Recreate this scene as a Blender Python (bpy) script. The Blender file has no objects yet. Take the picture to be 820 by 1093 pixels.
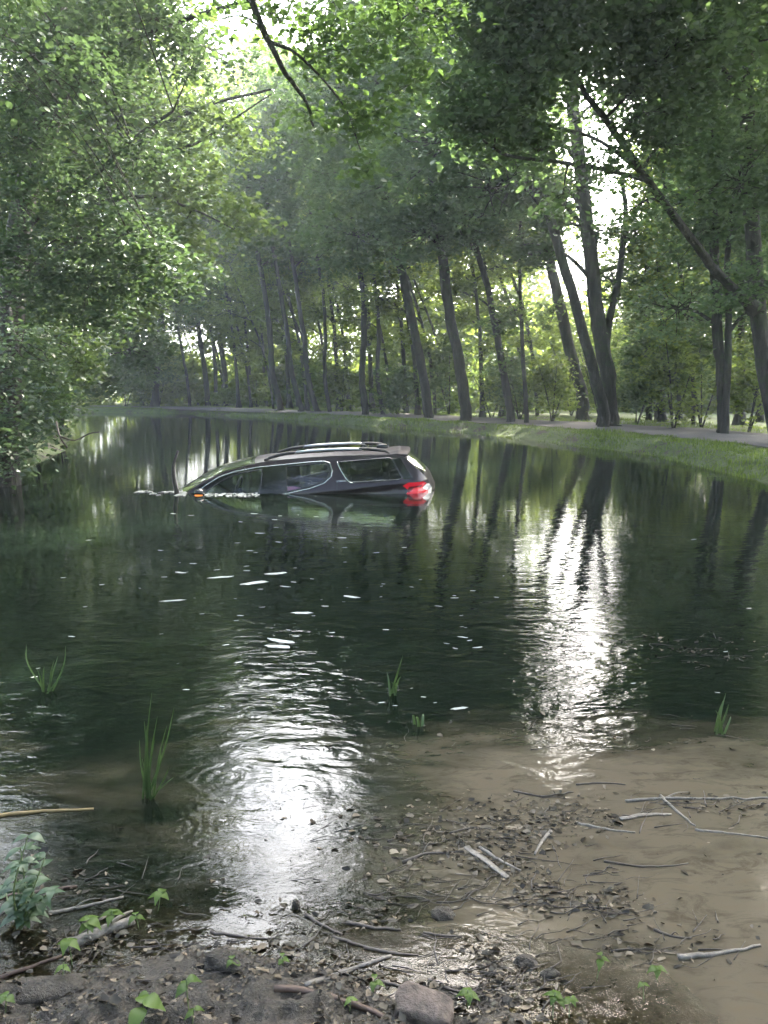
import bpy, math, random
import numpy as np
from mathutils import Vector
rad = math.radians
RNG = np.random.default_rng(7)
random.seed(7)
C = bpy.context.scene.collection
sc = bpy.context.scene
# ------------------------------------------------------------------ camera maths
CAM_H = 1.5; PITCH = rad(9.1); F = 822.0; CX = 410.0; CY = 546.5
def PX(px, py, Y):
    """world point seen at photo pixel (px,py) standing at distance Y in front of the camera"""
    a = (px - CX) / F; b = (CY - py) / F
    dy = math.cos(PITCH) + b * math.sin(PITCH); dz = -math.sin(PITCH) + b * math.cos(PITCH)
    t = Y / dy
    return np.array([a * t, Y, CAM_H + dz * t])
def PG(px, py, z=0.0):
    a = (px - CX) / F; b = (CY - py) / F
    dy = math.cos(PITCH) + b * math.sin(PITCH); dz = -math.sin(PITCH) + b * math.cos(PITCH)
    t = (z - CAM_H) / dz
    return np.array([a * t, dy * t, z])
def sst(a, b, x):
    t = np.clip((x - a) / (b - a), 0, 1); return t * t * (3 - 2 * t)
def _hash(ix, iy, s):
    n = (ix.astype(np.int64) * 374761393 + iy.astype(np.int64) * 668265263 + s * 1442695041) & 0x7fffffff
    n = ((n ^ (n >> 13)) * 1274126177) & 0x7fffffff
    return ((n ^ (n >> 16)) & 0xffff) / 65535.0
def vnoise(x, y, s=0):
    ix = np.floor(x); iy = np.floor(y); fx = x - ix; fy = y - iy
    fx = fx * fx * (3 - 2 * fx); fy = fy * fy * (3 - 2 * fy)
    a = _hash(ix, iy, s); b = _hash(ix + 1, iy, s); c = _hash(ix, iy + 1, s); d = _hash(ix + 1, iy + 1, s)
    return (a * (1 - fx) + b * fx) * (1 - fy) + (c * (1 - fx) + d * fx) * fy
def fbm(x, y, s=0, o=4):
    r = 0; a = .5
    for k in range(o):
        r = r + a * vnoise(x * 2 ** k + k * 17.3, y * 2 ** k - k * 9.1, s + k); a *= .5
    return r / (1 - .5 ** o)
# ------------------------------------------------------------------ object helpers
def tag(o, label=None, cat=None, group=None, kind=None):
    if label: o['label'] = label
    if cat: o['category'] = cat
    if group: o['group'] = group
    if kind: o['kind'] = kind
    return o
def empty(name, loc, label, cat, group=None):
    o = bpy.data.objects.new(name, None); C.objects.link(o); o.location = loc
    o.empty_display_size = .1
    return tag(o, label, cat, group)
def mesh_obj(name, verts, faces, mat, parent=None, smooth=True, attrs=None, mats=None, mi=None, loc=None):
    """verts Nx3 (world); faces: MxK array or list of index lists. Parented objects get root-relative vertices."""
    verts = np.asarray(verts, dtype=np.float32)
    if parent is not None:
        pl = np.zeros(3); p = parent
        while p is not None:
            pl += np.array(p.location[:]); p = p.parent
        verts = verts - pl.astype(np.float32)
    elif loc is not None:
        verts = verts - np.asarray(loc, dtype=np.float32)
    me = bpy.data.meshes.new(name)
    if isinstance(faces, np.ndarray):
        m, k = faces.shape
        me.vertices.add(len(verts)); me.vertices.foreach_set('co', verts.ravel())
        me.loops.add(m * k); me.loops.foreach_set('vertex_index', faces.astype(np.int32).ravel())
        me.polygons.add(m); me.polygons.foreach_set('loop_start', np.arange(0, m * k, k, dtype=np.int32))
        me.update(calc_edges=True)
    else:
        me.from_pydata(verts.tolist(), [], [list(map(int, f)) for f in faces]); me.update()
    if smooth: me.polygons.foreach_set('use_smooth', np.ones(len(me.polygons), dtype=bool))
    for k, (dom, arr) in (attrs or {}).items():
        a = me.attributes.new(k, 'FLOAT', dom); a.data.foreach_set('value', np.asarray(arr, dtype=np.float32))
    if mats:
        for m_ in mats: me.materials.append(m_)
        me.polygons.foreach_set('material_index', np.asarray(mi, dtype=np.int32))
    else: me.materials.append(mat)
    o = bpy.data.objects.new(name, me); C.objects.link(o)
    if parent is not None: o.parent = parent
    elif loc is not None: o.location = loc
    return o
class MB:
    def __init__(s): s.v = []; s.f = []; s.n = 0
    def add(s, v, f):
        v = np.asarray(v, float); s.v.append(v)
        s.f += [[i + s.n for i in q] for q in f]; s.n += len(v)
    def tube(s, pts, rs, seg=8, wob=0.0, flat=1.0):
        pts = np.asarray(pts, float); n = len(pts); rs = np.broadcast_to(rs, (n,)) if np.ndim(rs) == 0 else np.asarray(rs)
        T = np.gradient(pts, axis=0); T /= np.linalg.norm(T, axis=1)[:, None] + 1e-9
        ref = np.array([0, 0, 1.]) if abs(T[0][2]) < .9 else np.array([1., 0, 0])
        A = np.cross(T[0], ref); A /= np.linalg.norm(A)
        V = []
        for i in range(n):
            A = A - T[i] * A.dot(T[i]); A /= np.linalg.norm(A) + 1e-9
            B = np.cross(T[i], A)
            for k in range(seg):
                t = 2 * math.pi * k / seg; r = rs[i] * (1 + wob * (random.random() - .5))
                V.append(pts[i] + A * math.cos(t) * r + B * math.sin(t) * r * flat)
        Fc = []
        for i in range(n - 1):
            for k in range(seg):
                k2 = (k + 1) % seg
                Fc.append([i * seg + k, i * seg + k2, (i + 1) * seg + k2, (i + 1) * seg + k])
        Fc.append(list(range(seg))[::-1]); Fc.append([(n - 1) * seg + k for k in range(seg)])
        s.add(V, Fc)
    def box(s, c, d):
        c = np.asarray(c, float); x, y, z = np.asarray(d, float) / 2
        V = [c + np.array(p) for p in [(-x, -y, -z), (x, -y, -z), (x, y, -z), (-x, y, -z), (-x, -y, z), (x, -y, z), (x, y, z), (-x, y, z)]]
        s.add(V, [[0, 3, 2, 1], [4, 5, 6, 7], [0, 1, 5, 4], [1, 2, 6, 5], [2, 3, 7, 6], [3, 0, 4, 7]])
    def ell(s, c, r, nu=16, nv=10, jit=0.0, p=1.0):
        V = []; Fc = []
        sg = lambda t: math.copysign(abs(t) ** p, t)
        for j in range(nv + 1):
            ph = math.pi * j / nv - math.pi / 2
            for i in range(nu):
                th = 2 * math.pi * i / nu
                q = 1 + jit * (random.random() - .5)
                V.append([c[0] + r[0] * sg(math.cos(ph)) * sg(math.cos(th)) * q, c[1] + r[1] * sg(math.cos(ph)) * sg(math.sin(th)) * q, c[2] + r[2] * sg(math.sin(ph)) * q])
        for j in range(nv):
            for i in range(nu):
                i2 = (i + 1) % nu
                Fc.append([j * nu + i, j * nu + i2, (j + 1) * nu + i2, (j + 1) * nu + i])
        s.add(V, Fc)
    def build(s, name, mat, parent=None, smooth=True, loc=None):
        return mesh_obj(name, np.vstack(s.v), s.f, mat, parent, smooth, loc=loc)
def smooth_line(pts, n):
    """Catmull-Rom resample"""
    P = np.asarray(pts, float)
    if len(P) == 2: return np.array([P[0] + (P[1] - P[0]) * t for t in np.linspace(0, 1, n)])
    Q = np.vstack([2 * P[0] - P[1], P, 2 * P[-1] - P[-2]]); out = []
    for t in np.linspace(0, len(P) - 1 - 1e-6, n):
        i = int(t); u = t - i; a, b, c, d = Q[i:i + 4]
        out.append(.5 * ((2 * b) + (c - a) * u + (2 * a - 5 * b + 4 * c - d) * u * u + (3 * b - a - 3 * c + d) * u ** 3))
    return np.array(out)
# ------------------------------------------------------------------ materials
class NT:
    def __init__(s, name):
        m = bpy.data.materials.new(name); m.use_nodes = True; s.m = m; s.t = m.node_tree; s.t.nodes.clear()
        s.out = s.n('ShaderNodeOutputMaterial')
    def n(s, typ, **kw):
        x = s.t.nodes.new(typ)
        for k, v in kw.items():
            if k.startswith('_'): setattr(x, k[1:], v)
            else:
                k2 = k.replace('_', ' ')
                key = int(k[1:]) if k[0] == 'i' and k[1:].isdigit() else k2
                if isinstance(v, bpy.types.NodeSocket): s.t.links.new(v, x.inputs[key])
                else: x.inputs[key].default_value = v
        return x
    def link(s, a, b): s.t.links.new(a, b)
    def ramp(s, fac, stops):
        r = s.n('ShaderNodeValToRGB'); s.link(fac, r.inputs[0]); e = r.color_ramp.elements
        while len(e) < len(stops): e.new(.5)
        for q, (p, c) in zip(e, stops):
            q.position = p; q.color = (*c, 1) if len(c) == 3 else c
        return r.outputs[0]
    def math(s, op, a, b=0.0, c=0.0):
        x = s.n('ShaderNodeMath', _operation=op)
        for i, v in enumerate((a, b, c)):
            if isinstance(v, bpy.types.NodeSocket): s.link(v, x.inputs[i])
            else: x.inputs[i].default_value = v
        return x.outputs[0]
    def noise(s, scale, detail=4, rough=.6, vec=None, dist=0):
        x = s.n('ShaderNodeTexNoise', Scale=scale, Detail=detail, Roughness=rough, Distortion=dist)
        if vec is not None: s.link(vec, x.inputs['Vector'])
        return x.outputs['Fac']
    def pos(s, sx=1, sy=1, sz=1):
        g = s.n('ShaderNodeNewGeometry')
        if (sx, sy, sz) == (1, 1, 1): return g.outputs['Position']
        v = s.n('ShaderNodeVectorMath', _operation='MULTIPLY'); s.link(g.outputs['Position'], v.inputs[0]); v.inputs[1].default_value = (sx, sy, sz)
        return v.outputs[0]
    def objc(s, sx=1, sy=1, sz=1):
        g = s.n('ShaderNodeTexCoord')
        v = s.n('ShaderNodeVectorMath', _operation='MULTIPLY'); s.link(g.outputs['Object'], v.inputs[0]); v.inputs[1].default_value = (sx, sy, sz)
        return v.outputs[0]
    def bump(s, h, dist, strength=1.0):
        return s.n('ShaderNodeBump', Height=h, Distance=dist, Strength=strength).outputs[0]
def pbr(name, color, rough=.6, metal=0.0, coat=0.0, emis=None, estr=0, noise=None, bumpd=0, spec=.5, coord='obj'):
    t = NT(name); p = t.n('ShaderNodeBsdfPrincipled', Roughness=rough, Metallic=metal)
    p.inputs['Coat Weight'].default_value = coat; p.inputs['Coat Roughness'].default_value = .05
    p.inputs['Specular IOR Level'].default_value = spec
    v = t.objc() if coord == 'obj' else t.pos()
    if noise:
        sc_, c2, sxyz = noise; v = t.objc(*sxyz) if coord == 'obj' else t.pos(*sxyz)
        f = t.noise(sc_, 5, .65, v)
        t.link(t.ramp(f, [(.32, color), (.68, c2)]), p.inputs['Base Color'])
        if bumpd: t.link(t.bump(f, bumpd), p.inputs['Normal'])
    else: p.inputs['Base Color'].default_value = (*color, 1)
    if emis: p.inputs['Emission Color'].default_value = (*emis, 1); p.inputs['Emission Strength'].default_value = estr
    t.link(p.outputs[0], t.out.inputs[0]); return t.m
def leaf_mat(name, dark, light, trans, tw=.5, gloss=.10):
    t = NT(name)
    a = t.n('ShaderNodeAttribute', _attribute_name='tint').outputs['Fac']
    col = t.ramp(a, [(0, dark), (1, light)])
    tc = t.ramp(a, [(0, tuple(x * .6 for x in trans)), (1, trans)])
    d = t.n('ShaderNodeBsdfDiffuse', Color=col); tr = t.n('ShaderNodeBsdfTranslucent', Color=tc)
    mx = t.n('ShaderNodeMixShader', Fac=tw); t.link(d.outputs[0], mx.inputs[1]); t.link(tr.outputs[0], mx.inputs[2])
    g = t.n('ShaderNodeBsdfGlossy', Roughness=.42); g.inputs[0].default_value = (.8, .85, .8, 1)
    m2 = t.n('ShaderNodeMixShader', Fac=gloss); t.link(mx.outputs[0], m2.inputs[1]); t.link(g.outputs[0], m2.inputs[2])
    t.link(m2.outputs[0], t.out.inputs[0]); return t.m
M = {}
M['leaf_lime'] = leaf_mat('leaf_lime', (.044, .082, .024), (.080, .130, .038), (.165, .25, .055), .5, .035)
M['leaf_mid'] = leaf_mat('leaf_mid', (.036, .074, .024), (.064, .118, .036), (.13, .22, .050), .48, .035)
M['leaf_deep'] = leaf_mat('leaf_deep', (.050, .092, .042), (.082, .142, .058), (.17, .28, .085), .46, .04)
M['leaf_bush'] = leaf_mat('leaf_bush', (.03, .062, .034), (.05, .095, .045), (.09, .15, .05), .42, .05)
M['leaf_far'] = leaf_mat('leaf_far', (.05, .085, .022), (.10, .15, .035), (.27, .36, .065), .6, .02)
M['grass'] = leaf_mat('grass_blade', (.06, .11, .02), (.14, .20, .04), (.22, .31, .05), .45, .02)
M['reed'] = leaf_mat('reed_blade', (.03, .065, .02), (.06, .11, .03), (.08, .14, .04), .4, .05)
M['seedling'] = leaf_mat('seedling_leaf', (.045, .085, .018), (.085, .14, .028), (.13, .19, .03), .4, .02)
def bark():
    t = NT('bark'); v = t.objc(1, 1, .18)
    f = t.noise(9, 6, .7, v, .4); g = t.noise(1.2, 3, .6, t.objc())
    mixf = t.math('ADD', t.math('MULTIPLY', f, .7), t.math('MULTIPLY', g, .3))
    col = t.ramp(mixf, [(.3, (.009, .008, .007)), (.52, (.028, .025, .021)), (.72, (.075, .070, .058))])
    ms = t.math('GREATER_THAN', t.noise(2.2, 5, .7, t.objc()), .56); mm = t.n('ShaderNodeMix', _data_type='RGBA'); t.link(t.math('MULTIPLY', ms, .6), mm.inputs[0]); t.link(col, mm.inputs[6]); mm.inputs[7].default_value = (.028, .042, .014, 1); col = mm.outputs[2]
    p = t.n('ShaderNodeBsdfPrincipled', Roughness=.9); t.link(col, p.inputs['Base Color'])
    t.link(t.bump(f, .10), p.inputs['Normal']); t.link(p.outputs[0], t.out.inputs[0]); return t.m
M['bark'] = bark()
def ground_mat():
    t = NT('ground_soil_grass'); f = t.noise(.9, 6, .65, t.pos()); g = t.noise(14, 5, .7, t.pos())
    w = t.n('ShaderNodeAttribute', _attribute_name='wet').outputs['Fac']
    gr = t.ramp(g, [(.3, (.035, .05, .015)), (.6, (.08, .11, .03)), (.8, (.13, .15, .05))])
    so = t.ramp(g, [(.3, (.03, .024, .017)), (.7, (.075, .06, .043))])
    fac = t.math('GREATER_THAN', f, .42)
    mx = t.n('ShaderNodeMix', _data_type='RGBA'); t.link(fac, mx.inputs[0]); t.link(so, mx.inputs[6]); t.link(gr, mx.inputs[7])
    wetc = t.ramp(g, [(.3, (.030, .026, .019)), (.7, (.10, .085, .060))])
    m2 = t.n('ShaderNodeMix', _data_type='RGBA'); t.link(w, m2.inputs[0]); t.link(mx.outputs[2], m2.inputs[6]); t.link(wetc, m2.inputs[7])
    p = t.n('ShaderNodeBsdfPrincipled', Roughness=.9); t.link(m2.outputs[2], p.inputs['Base Color'])
    t.link(t.bump(g, .03), p.inputs['Normal']); t.link(p.outputs[0], t.out.inputs[0]); return t.m
M['ground'] = ground_mat()
def mud_mat():
    t = NT('wet_mud'); f = t.noise(22, 7, .7, t.pos()); g = t.noise(90, 4, .7, t.pos())
    z = t.n('ShaderNodeSeparateXYZ', Vector=t.pos()).outputs[2]
    col = t.ramp(t.math('ADD', t.math('MULTIPLY', f, .6), t.math('MULTIPLY', g, .4)), [(.3, (.008, .0065, .005)), (.5, (.028, .023, .016)), (.7, (.085, .072, .052))])
    p = t.n('ShaderNodeBsdfPrincipled', Roughness=.45); t.link(col, p.inputs['Base Color'])
    rr = t.ramp(f, [(.35, (.18,) * 3), (.65, (.7,) * 3)]); t.link(rr, p.inputs['Roughness'])
    h = t.math('ADD', f, t.math('MULTIPLY', g, .5))
    t.link(t.bump(h, .018), p.inputs['Normal']); t.link(p.outputs[0], t.out.inputs[0]); return t.m
M['mud'] = mud_mat()
def path_mat():
    t = NT('gravel_path'); f = t.noise(1.1, 5, .6, t.pos()); g = t.noise(35, 4, .7, t.pos())
    col = t.ramp(t.math('ADD', t.math('MULTIPLY', f, .5), t.math('MULTIPLY', g, .5)), [(.3, (.055, .050, .046)), (.7, (.14, .13, .122))])
    p = t.n('ShaderNodeBsdfPrincipled', Roughness=.95); t.link(col, p.inputs['Base Color'])
    t.link(t.bump(g, .01), p.inputs['Normal']); t.link(p.outputs[0], t.out.inputs[0]); return t.m
M['path'] = path_mat()
# ------------------------------------------------------------------ terrain
edge = [PG(0, 1032)[:2], PG(60, 1040)[:2], PG(130, 1026)[:2], PG(200, 1012)[:2], PG(260, 1010)[:2], PG(330, 1030)[:2], PG(420, 1045)[:2], PG(500, 1050)[:2],
        PG(580, 1068)[:2], PG(660, 1096)[:2], (.72, 1.05), (1.1, .2), (3.2, -.6), (5.5, 1.0), (6.4, 4), (6.5, 9), (6.2, 12.4), (6.1, 17.3), (5.06, 20.8), (3.2, 26), (0, 30.4), (-5.2, 39), (-12.2, 47.5), (-17.6, 49.3),
        (-21, 49), (-19, 44), (-14, 34), (-10, 25), (-7.6, 18), (-6.6, 12.5), (-6.0, 9), (-5.0, 6), (-3.4, 3.6), (-1.9, 2.3)]
edge = np.array(edge, float)
edge[:10, 1] -= .035
def sdist(x, y):
    d = np.full(x.shape, 1e9); ins = np.zeros(x.shape, bool); n = len(edge)
    for i in range(n):
        a = edge[i]; b = edge[(i + 1) % n]; e = b - a; L = e.dot(e)
        t = np.clip(((x - a[0]) * e[0] + (y - a[1]) * e[1]) / L, 0, 1)
        d = np.minimum(d, np.hypot(x - a[0] - e[0] * t, y - a[1] - e[1] * t))
        if (a[1] > b[1]).__bool__() or a[1] != b[1]:
            c = ((a[1] > y) != (b[1] > y)) & (x < (b[0] - a[0]) * (y - a[1]) / (b[1] - a[1]) + a[0])
            ins ^= c
    return np.where(ins, -d, d)
pathc = smooth_line([(14, -6), (12.6, 2), (11.2, 9), (10.0, 14), (9.25, 18.5), (8.3, 22.6), (6.6, 26), (5.0, 28.6), (2.9, 32), (.6, 35.3), (-2.8, 39.6), (-8.1, 45.6), (-13, 50.0), (-20, 54), (-34, 60)], 120)
def height(x, y):
    x = np.asarray(x, float); y = np.asarray(y, float)
    s = sdist(x, y)
    near = 1 - sst(2.6, 5.0, y) * 1.0
    near = near * (1 - sst(2.0, 4.0, np.abs(x)))
    s2 = s + (fbm(x * .8, y * .8, 5) - .5) * .5 * (1 - near) + (fbm(x * 3, y * 3, 9) - .5) * .13 * near
    dn = np.where(s2 < 0, -(.10 * -s2 + .30 * np.maximum(-s2 - 1.1, 0)), .07 * np.minimum(s2, 1.5))
    df = np.where(s2 < 0, -.5 * -s2, .27 * sst(0, .7, s2))
    z = dn * near + df * (1 - near)
    z = np.maximum(z, -1.7)
    z = z + (fbm(x * .5, y * .5, 3) - .5) * .12 * sst(.3, 2.5, s)
    return z
def axis(lo, hi, c, fine, n):
    t = np.linspace(-1, 1, n); k = 5.0
    g = np.sinh(k * t) / np.sinh(k)
    return np.where(g < 0, c + (c - lo) * g, c + (hi - c) * g) + 0 * fine
gx = axis(-400, 400, 0, 0, 420); gy = axis(-60, 600, 6, 0, 420)
X, Y = np.meshgrid(gx, gy); Z = height(X.ravel(), Y.ravel()).reshape(X.shape)
Z = Z - .07 * ((np.abs(X + .1) < 1.52) & (Y > 1.08) & (Y < 2.68))
def grid_faces(nx, ny):
    i = np.arange(nx * ny).reshape(ny, nx)
    return np.stack([i[:-1, :-1].ravel(), i[:-1, 1:].ravel(), i[1:, 1:].ravel(), i[1:, :-1].ravel()], 1)
o = mesh_obj('ground', np.stack([X.ravel(), Y.ravel(), Z.ravel()], 1), grid_faces(420, 420), M['ground'], attrs={'wet': ('POINT', (1 - sst(-.05, .06, Z.ravel())) * sst(6, 3, Y.ravel()))})
tag(o, 'grassy soil and pond bed stretching to the horizon', 'ground', kind='structure')
# path strip, 5 sheets across
T = np.gradient(pathc, axis=0); T /= np.linalg.norm(T, axis=1)[:, None]; Nn = np.stack([-T[:, 1], T[:, 0]], 1)
pv = []; W = 1.7
for k in range(9):
    q = pathc + Nn * (k / 8 * 2 - 1) * (W + .25 * (vnoise(np.arange(120) * .7, np.full(120, k * 1.0), 4) - .5)[:, None])
    pv.append(q)
pv = np.array(pv); pz = np.maximum(height(pv[..., 0].ravel(), pv[..., 1].ravel()), .22).reshape(9, 120) + .03
o = mesh_obj('path', np.stack([pv[..., 0].ravel(), pv[..., 1].ravel(), pz.ravel()], 1), grid_faces(120, 9), M['path'])
tag(o, 'grey gravel towpath curving along the right bank under the trees', 'path', kind='structure')
# mud bank, fine
mx_ = np.linspace(-1.7, 1.5, 420); my_ = np.linspace(1.0, 2.75, 240)
X, Y = np.meshgrid(mx_, my_); x = X.ravel(); y = Y.ravel()
def mudz(x, y):
    s = sdist(x, y); h = height(x, y)
    w = sst(-.06, .14, s)
    lump = (fbm(x * 7, y * 9, 21) - .48) * .10 + (fbm(x * 25, y * 30, 31) - .5) * .035 + (vnoise(x * 70, y * 80, 41) - .5) * .008
    return h + .012 * w + lump * (.07 + .93 * w) * sst(-.9, -.05, s) - .012 * sst(.0, .15, -s) - .03 * sst(.0, 1., -s) - .05 * sst(1.2, 1.7, np.abs(x + .1))
o = mesh_obj('mud', np.stack([x, y, mudz(x, y)], 1), grid_faces(420, 240), M['mud'])
tag(o, 'dark wet lumpy mud at the near edge of the pond', 'mud', kind='structure')
# ------------------------------------------------------------------ water
def water_mat():
    t = NT('pond_water'); pos = t.pos()
    op = t.n('ShaderNodeAttribute', _attribute_name='opacity').outputs['Fac']
    br = t.n('ShaderNodeAttribute', _attribute_name='silt').outputs['Fac']
    calm = t.n('ShaderNodeAttribute', _attribute_name='calm').outputs['Fac']
    nz = t.noise(1.6, 5, .6, t.pos(.7, 1.3, 1))
    nz2 = t.noise(5, 5, .65, t.pos(.5, 1.6, 1), .5)
    brn = t.math('ADD', br, t.math('ADD', t.math('MULTIPLY', t.math('SUBTRACT', nz, .5), 1.0), t.math('MULTIPLY', t.math('SUBTRACT', nz2, .5), .8)))
    col = t.ramp(brn, [(.15, (.004, .0075, .005)), (.45, (.035, .033, .022)), (.8, (.102, .087, .062))])
    mt = t.n('ShaderNodeMix', _data_type='RGBA', _blend_type='MULTIPLY'); mt.inputs[0].default_value = 1; t.link(col, mt.inputs[6]); t.link(t.ramp(t.noise(9, 6, .75, t.pos(.6, 1.5, 1), 1.2), [(.36, (.62, .60, .55)), (.5, (1, 1, 1)), (.66, (1.0, .96, .9))]), mt.inputs[7])
    d = t.n('ShaderNodeBsdfDiffuse', Color=mt.outputs[2])
    tr = t.n('ShaderNodeBsdfTransparent', Color=(.80, .74, .55, 1))
    body = t.n('ShaderNodeMixShader', Fac=op); t.link(tr.outputs[0], body.inputs[1]); t.link(d.outputs[0], body.inputs[2])
    # ripples
    h1 = t.noise(3.2, 2, .5, t.pos(.8, 1.25, 1), .6)
    h2 = t.noise(13, 3, .55, t.pos(.75, 1.3, 1), .5)
    h3 = t.noise(1.0, 2, .5, pos, .3)
    h = t.math('ADD', t.math('MULTIPLY', h1, .0085), t.math('MULTIPLY', h2, .0030))
    patch = t.math('ADD', .45, t.math('MULTIPLY', t.noise(.55, 3, .5, t.pos(.6, 1.4, 1)), 1.1))
    h = t.math('MULTIPLY', t.math('MULTIPLY', h, patch), calm)
    deb = t.n('ShaderNodeAttribute', _attribute_name='littered').outputs['Fac']
    h = t.math('ADD', h, t.math('MULTIPLY', t.math('MULTIPLY', t.noise(30, 4, .6, t.pos(.8, 1.2, 1), .8), .0011), deb))
    h = t.math('ADD', h, t.math('MULTIPLY', t.math('MULTIPLY', h3, .006), calm))
    for (px, py, k, ext, amp) in RINGS:
        c = PG(px, py)
        ds = t.n('ShaderNodeVectorMath', _operation='DISTANCE'); t.link(pos, ds.inputs[0]); ds.inputs[1].default_value = tuple(c)
        r = t.math('ADD', ds.outputs['Value'], t.math('MULTIPLY', t.math('SUBTRACT', h1, .5), .09))
        w = t.math('MULTIPLY', t.math('SINE', t.math('MULTIPLY', r, k)), t.math('EXPONENT', t.math('MULTIPLY', t.math('POWER', t.math('DIVIDE', r, ext), 2.0), -1.0)))
        h = t.math('ADD', h, t.math('MULTIPLY', w, amp * .42))
    b = t.n('ShaderNodeBump', Height=h, Distance=1.0, Strength=1.0).outputs[0]
    fr = t.n('ShaderNodeFresnel', IOR=1.333, Normal=b)
    g = t.n('ShaderNodeBsdfGlossy', Roughness=.015, Normal=b); g.inputs[0].default_value = (1, 1, 1, 1)
    fin = t.n('ShaderNodeMixShader', Fac=fr.outputs[0]); t.link(body.outputs[0], fin.inputs[1]); t.link(g.outputs[0], fin.inputs[2])
    t.link(fin.outputs[0], t.out.inputs[0]); return t.m
RINGS = [(185, 885, 150, .12, .0006), (178, 872, 170, .08, .0005), (320, 842, 150, .10, .0006), (372, 805, 110, .16, .0007), (660, 772, 75, .28, .0011), (600, 755, 70, .22, .0010),
         (285, 720, 70, .25, .0010), (690, 700, 60, .30, .0011), (240, 830, 110, .15, .0008)]
wx = axis(-26, 13, 0, 0, 300); wy = axis(-1, 56, 3.2, 0, 300)
X, Y = np.meshgrid(wx, wy); x = X.ravel(); y = Y.ravel(); dep = np.maximum(-height(x, y), 0)
silt = sst(4.6, 2.6, y - .35 * (x - .6)) * sst(-1.0, .5, x + .4 * (fbm(x * 2, y * 2, 8) - .5) + .0) * .75 + .18 * sst(4, 2.4, y)
silt = sst(3.7, 2.75, y) * (.22 + .62 * sst(-.25, .5, x - .1 * (y - 2.4)))
calm = .30 + 1.1 * sst(2.2, 3.2, y) - 1.0 * sst(3.8, 6, y) - .22 * sst(6, 10.5, y)
calm = calm - .35 * sst(.2, 1.2, x) * sst(3.6, 2.8, y)
o = mesh_obj('water', np.stack([x, y, 0 * x], 1), grid_faces(300, 300), water_mat(), attrs={'opacity': ('POINT', np.where(dep > .003, np.maximum(1 - np.exp(-dep * 34), sst(.25, .6, silt) * .92 * sst(.003, .03, dep)), 0)), 'silt': ('POINT', silt), 'calm': ('POINT', calm), 'littered': ('POINT', sst(.40, .62, fbm(x * 2.2, y * 3.5, 71)) * sst(3.4, 2.6, y) * sst(1.2, 1.8, y))})
tag(o, 'still green and brown pond water reflecting trees and bright sky', 'water', kind='structure')
# ------------------------------------------------------------------ foliage
def leaf_arrays(cen, nrm, axisd, size, shape):
    """cen Nx3, nrm Nx3 unit, axisd Nx3, size N -> verts, quad faces"""
    n = len(cen)
    ax = axisd - nrm * np.sum(axisd * nrm, 1)[:, None]; ax /= np.linalg.norm(ax, axis=1)[:, None] + 1e-9
    bx = np.cross(nrm, ax)
    if shape == 'far':      # folded lozenge: base, side, tip, side
        loc = np.array([[-.5, 0, 0], [.0, .36, .07], [.5, 0, -.06], [.0, -.36, .07]]); fc = np.array([[0, 1, 2, 3]])
    else:                   # ovate leaf with a mid fold and drooping tip
        loc = np.array([[-.5, 0, 0], [-.22, .30, .06], [.14, .25, .05], [.5, 0, -.10], [.14, -.25, .05], [-.22, -.30, .06], [0, 0, -.01]])
        fc = np.array([[0, 1, 2, 6], [6, 2, 3, 4], [0, 6, 4, 5]])
    k = len(loc)
    V = cen[:, None, :] + size[:, None, None] * (loc[None, :, 0:1] * ax[:, None, :] + loc[None, :, 1:2] * bx[:, None, :] + loc[None, :, 2:3] * nrm[:, None, :])
    Fc = (np.arange(n) * k)[:, None, None] + fc[None]
    return V.reshape(-1, 3), Fc.reshape(-1, fc.shape[1]), len(fc)
def rnd_leaves(cen, size, shape, rng, tilt=.55, droop=.35, bits=False):
    n = len(cen)
    nrm = rng.normal(0, tilt, (n, 3)); nrm[:, 2] = 1.0; nrm /= np.linalg.norm(nrm, axis=1)[:, None]
    a = rng.uniform(0, 2 * np.pi, n); ax = np.stack([np.cos(a), np.sin(a), -droop + 0 * a], 1)
    sz = size * rng.uniform(.65, 1.25, n)
    if bits: sz = size * np.minimum(np.exp(rng.normal(-.45, .5, n)), 1.35)
    V, Fc, k = leaf_arrays(cen, nrm, ax, sz, shape)
    if bits:
        Q = V.reshape(n, -1, 3); Q = cen[:, None] + (Q - cen[:, None]) * np.stack([rng.uniform(.5, 1.5, n), rng.uniform(.3, 1.1, n), np.ones(n)], 1)[:, None]
        Q[..., :2] += rng.normal(0, 1, Q[..., :2].shape) * (sz * .10)[:, None, None]; V = Q.reshape(-1, 3)
    return V, Fc, k
def add_leaves(name, cen, size, mat, parent, rng, shape='far', tilt=.55, tint=None, loc=None):
    V, Fc, k = rnd_leaves(cen, size, shape, rng, tilt)
    if tint is None: tint = rng.uniform(0, 1, len(cen))
    return mesh_obj(name, V, Fc, mat, parent, smooth=False, attrs={'tint': ('FACE', np.repeat(np.clip(tint, 0, 1), k))}, loc=loc)
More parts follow.
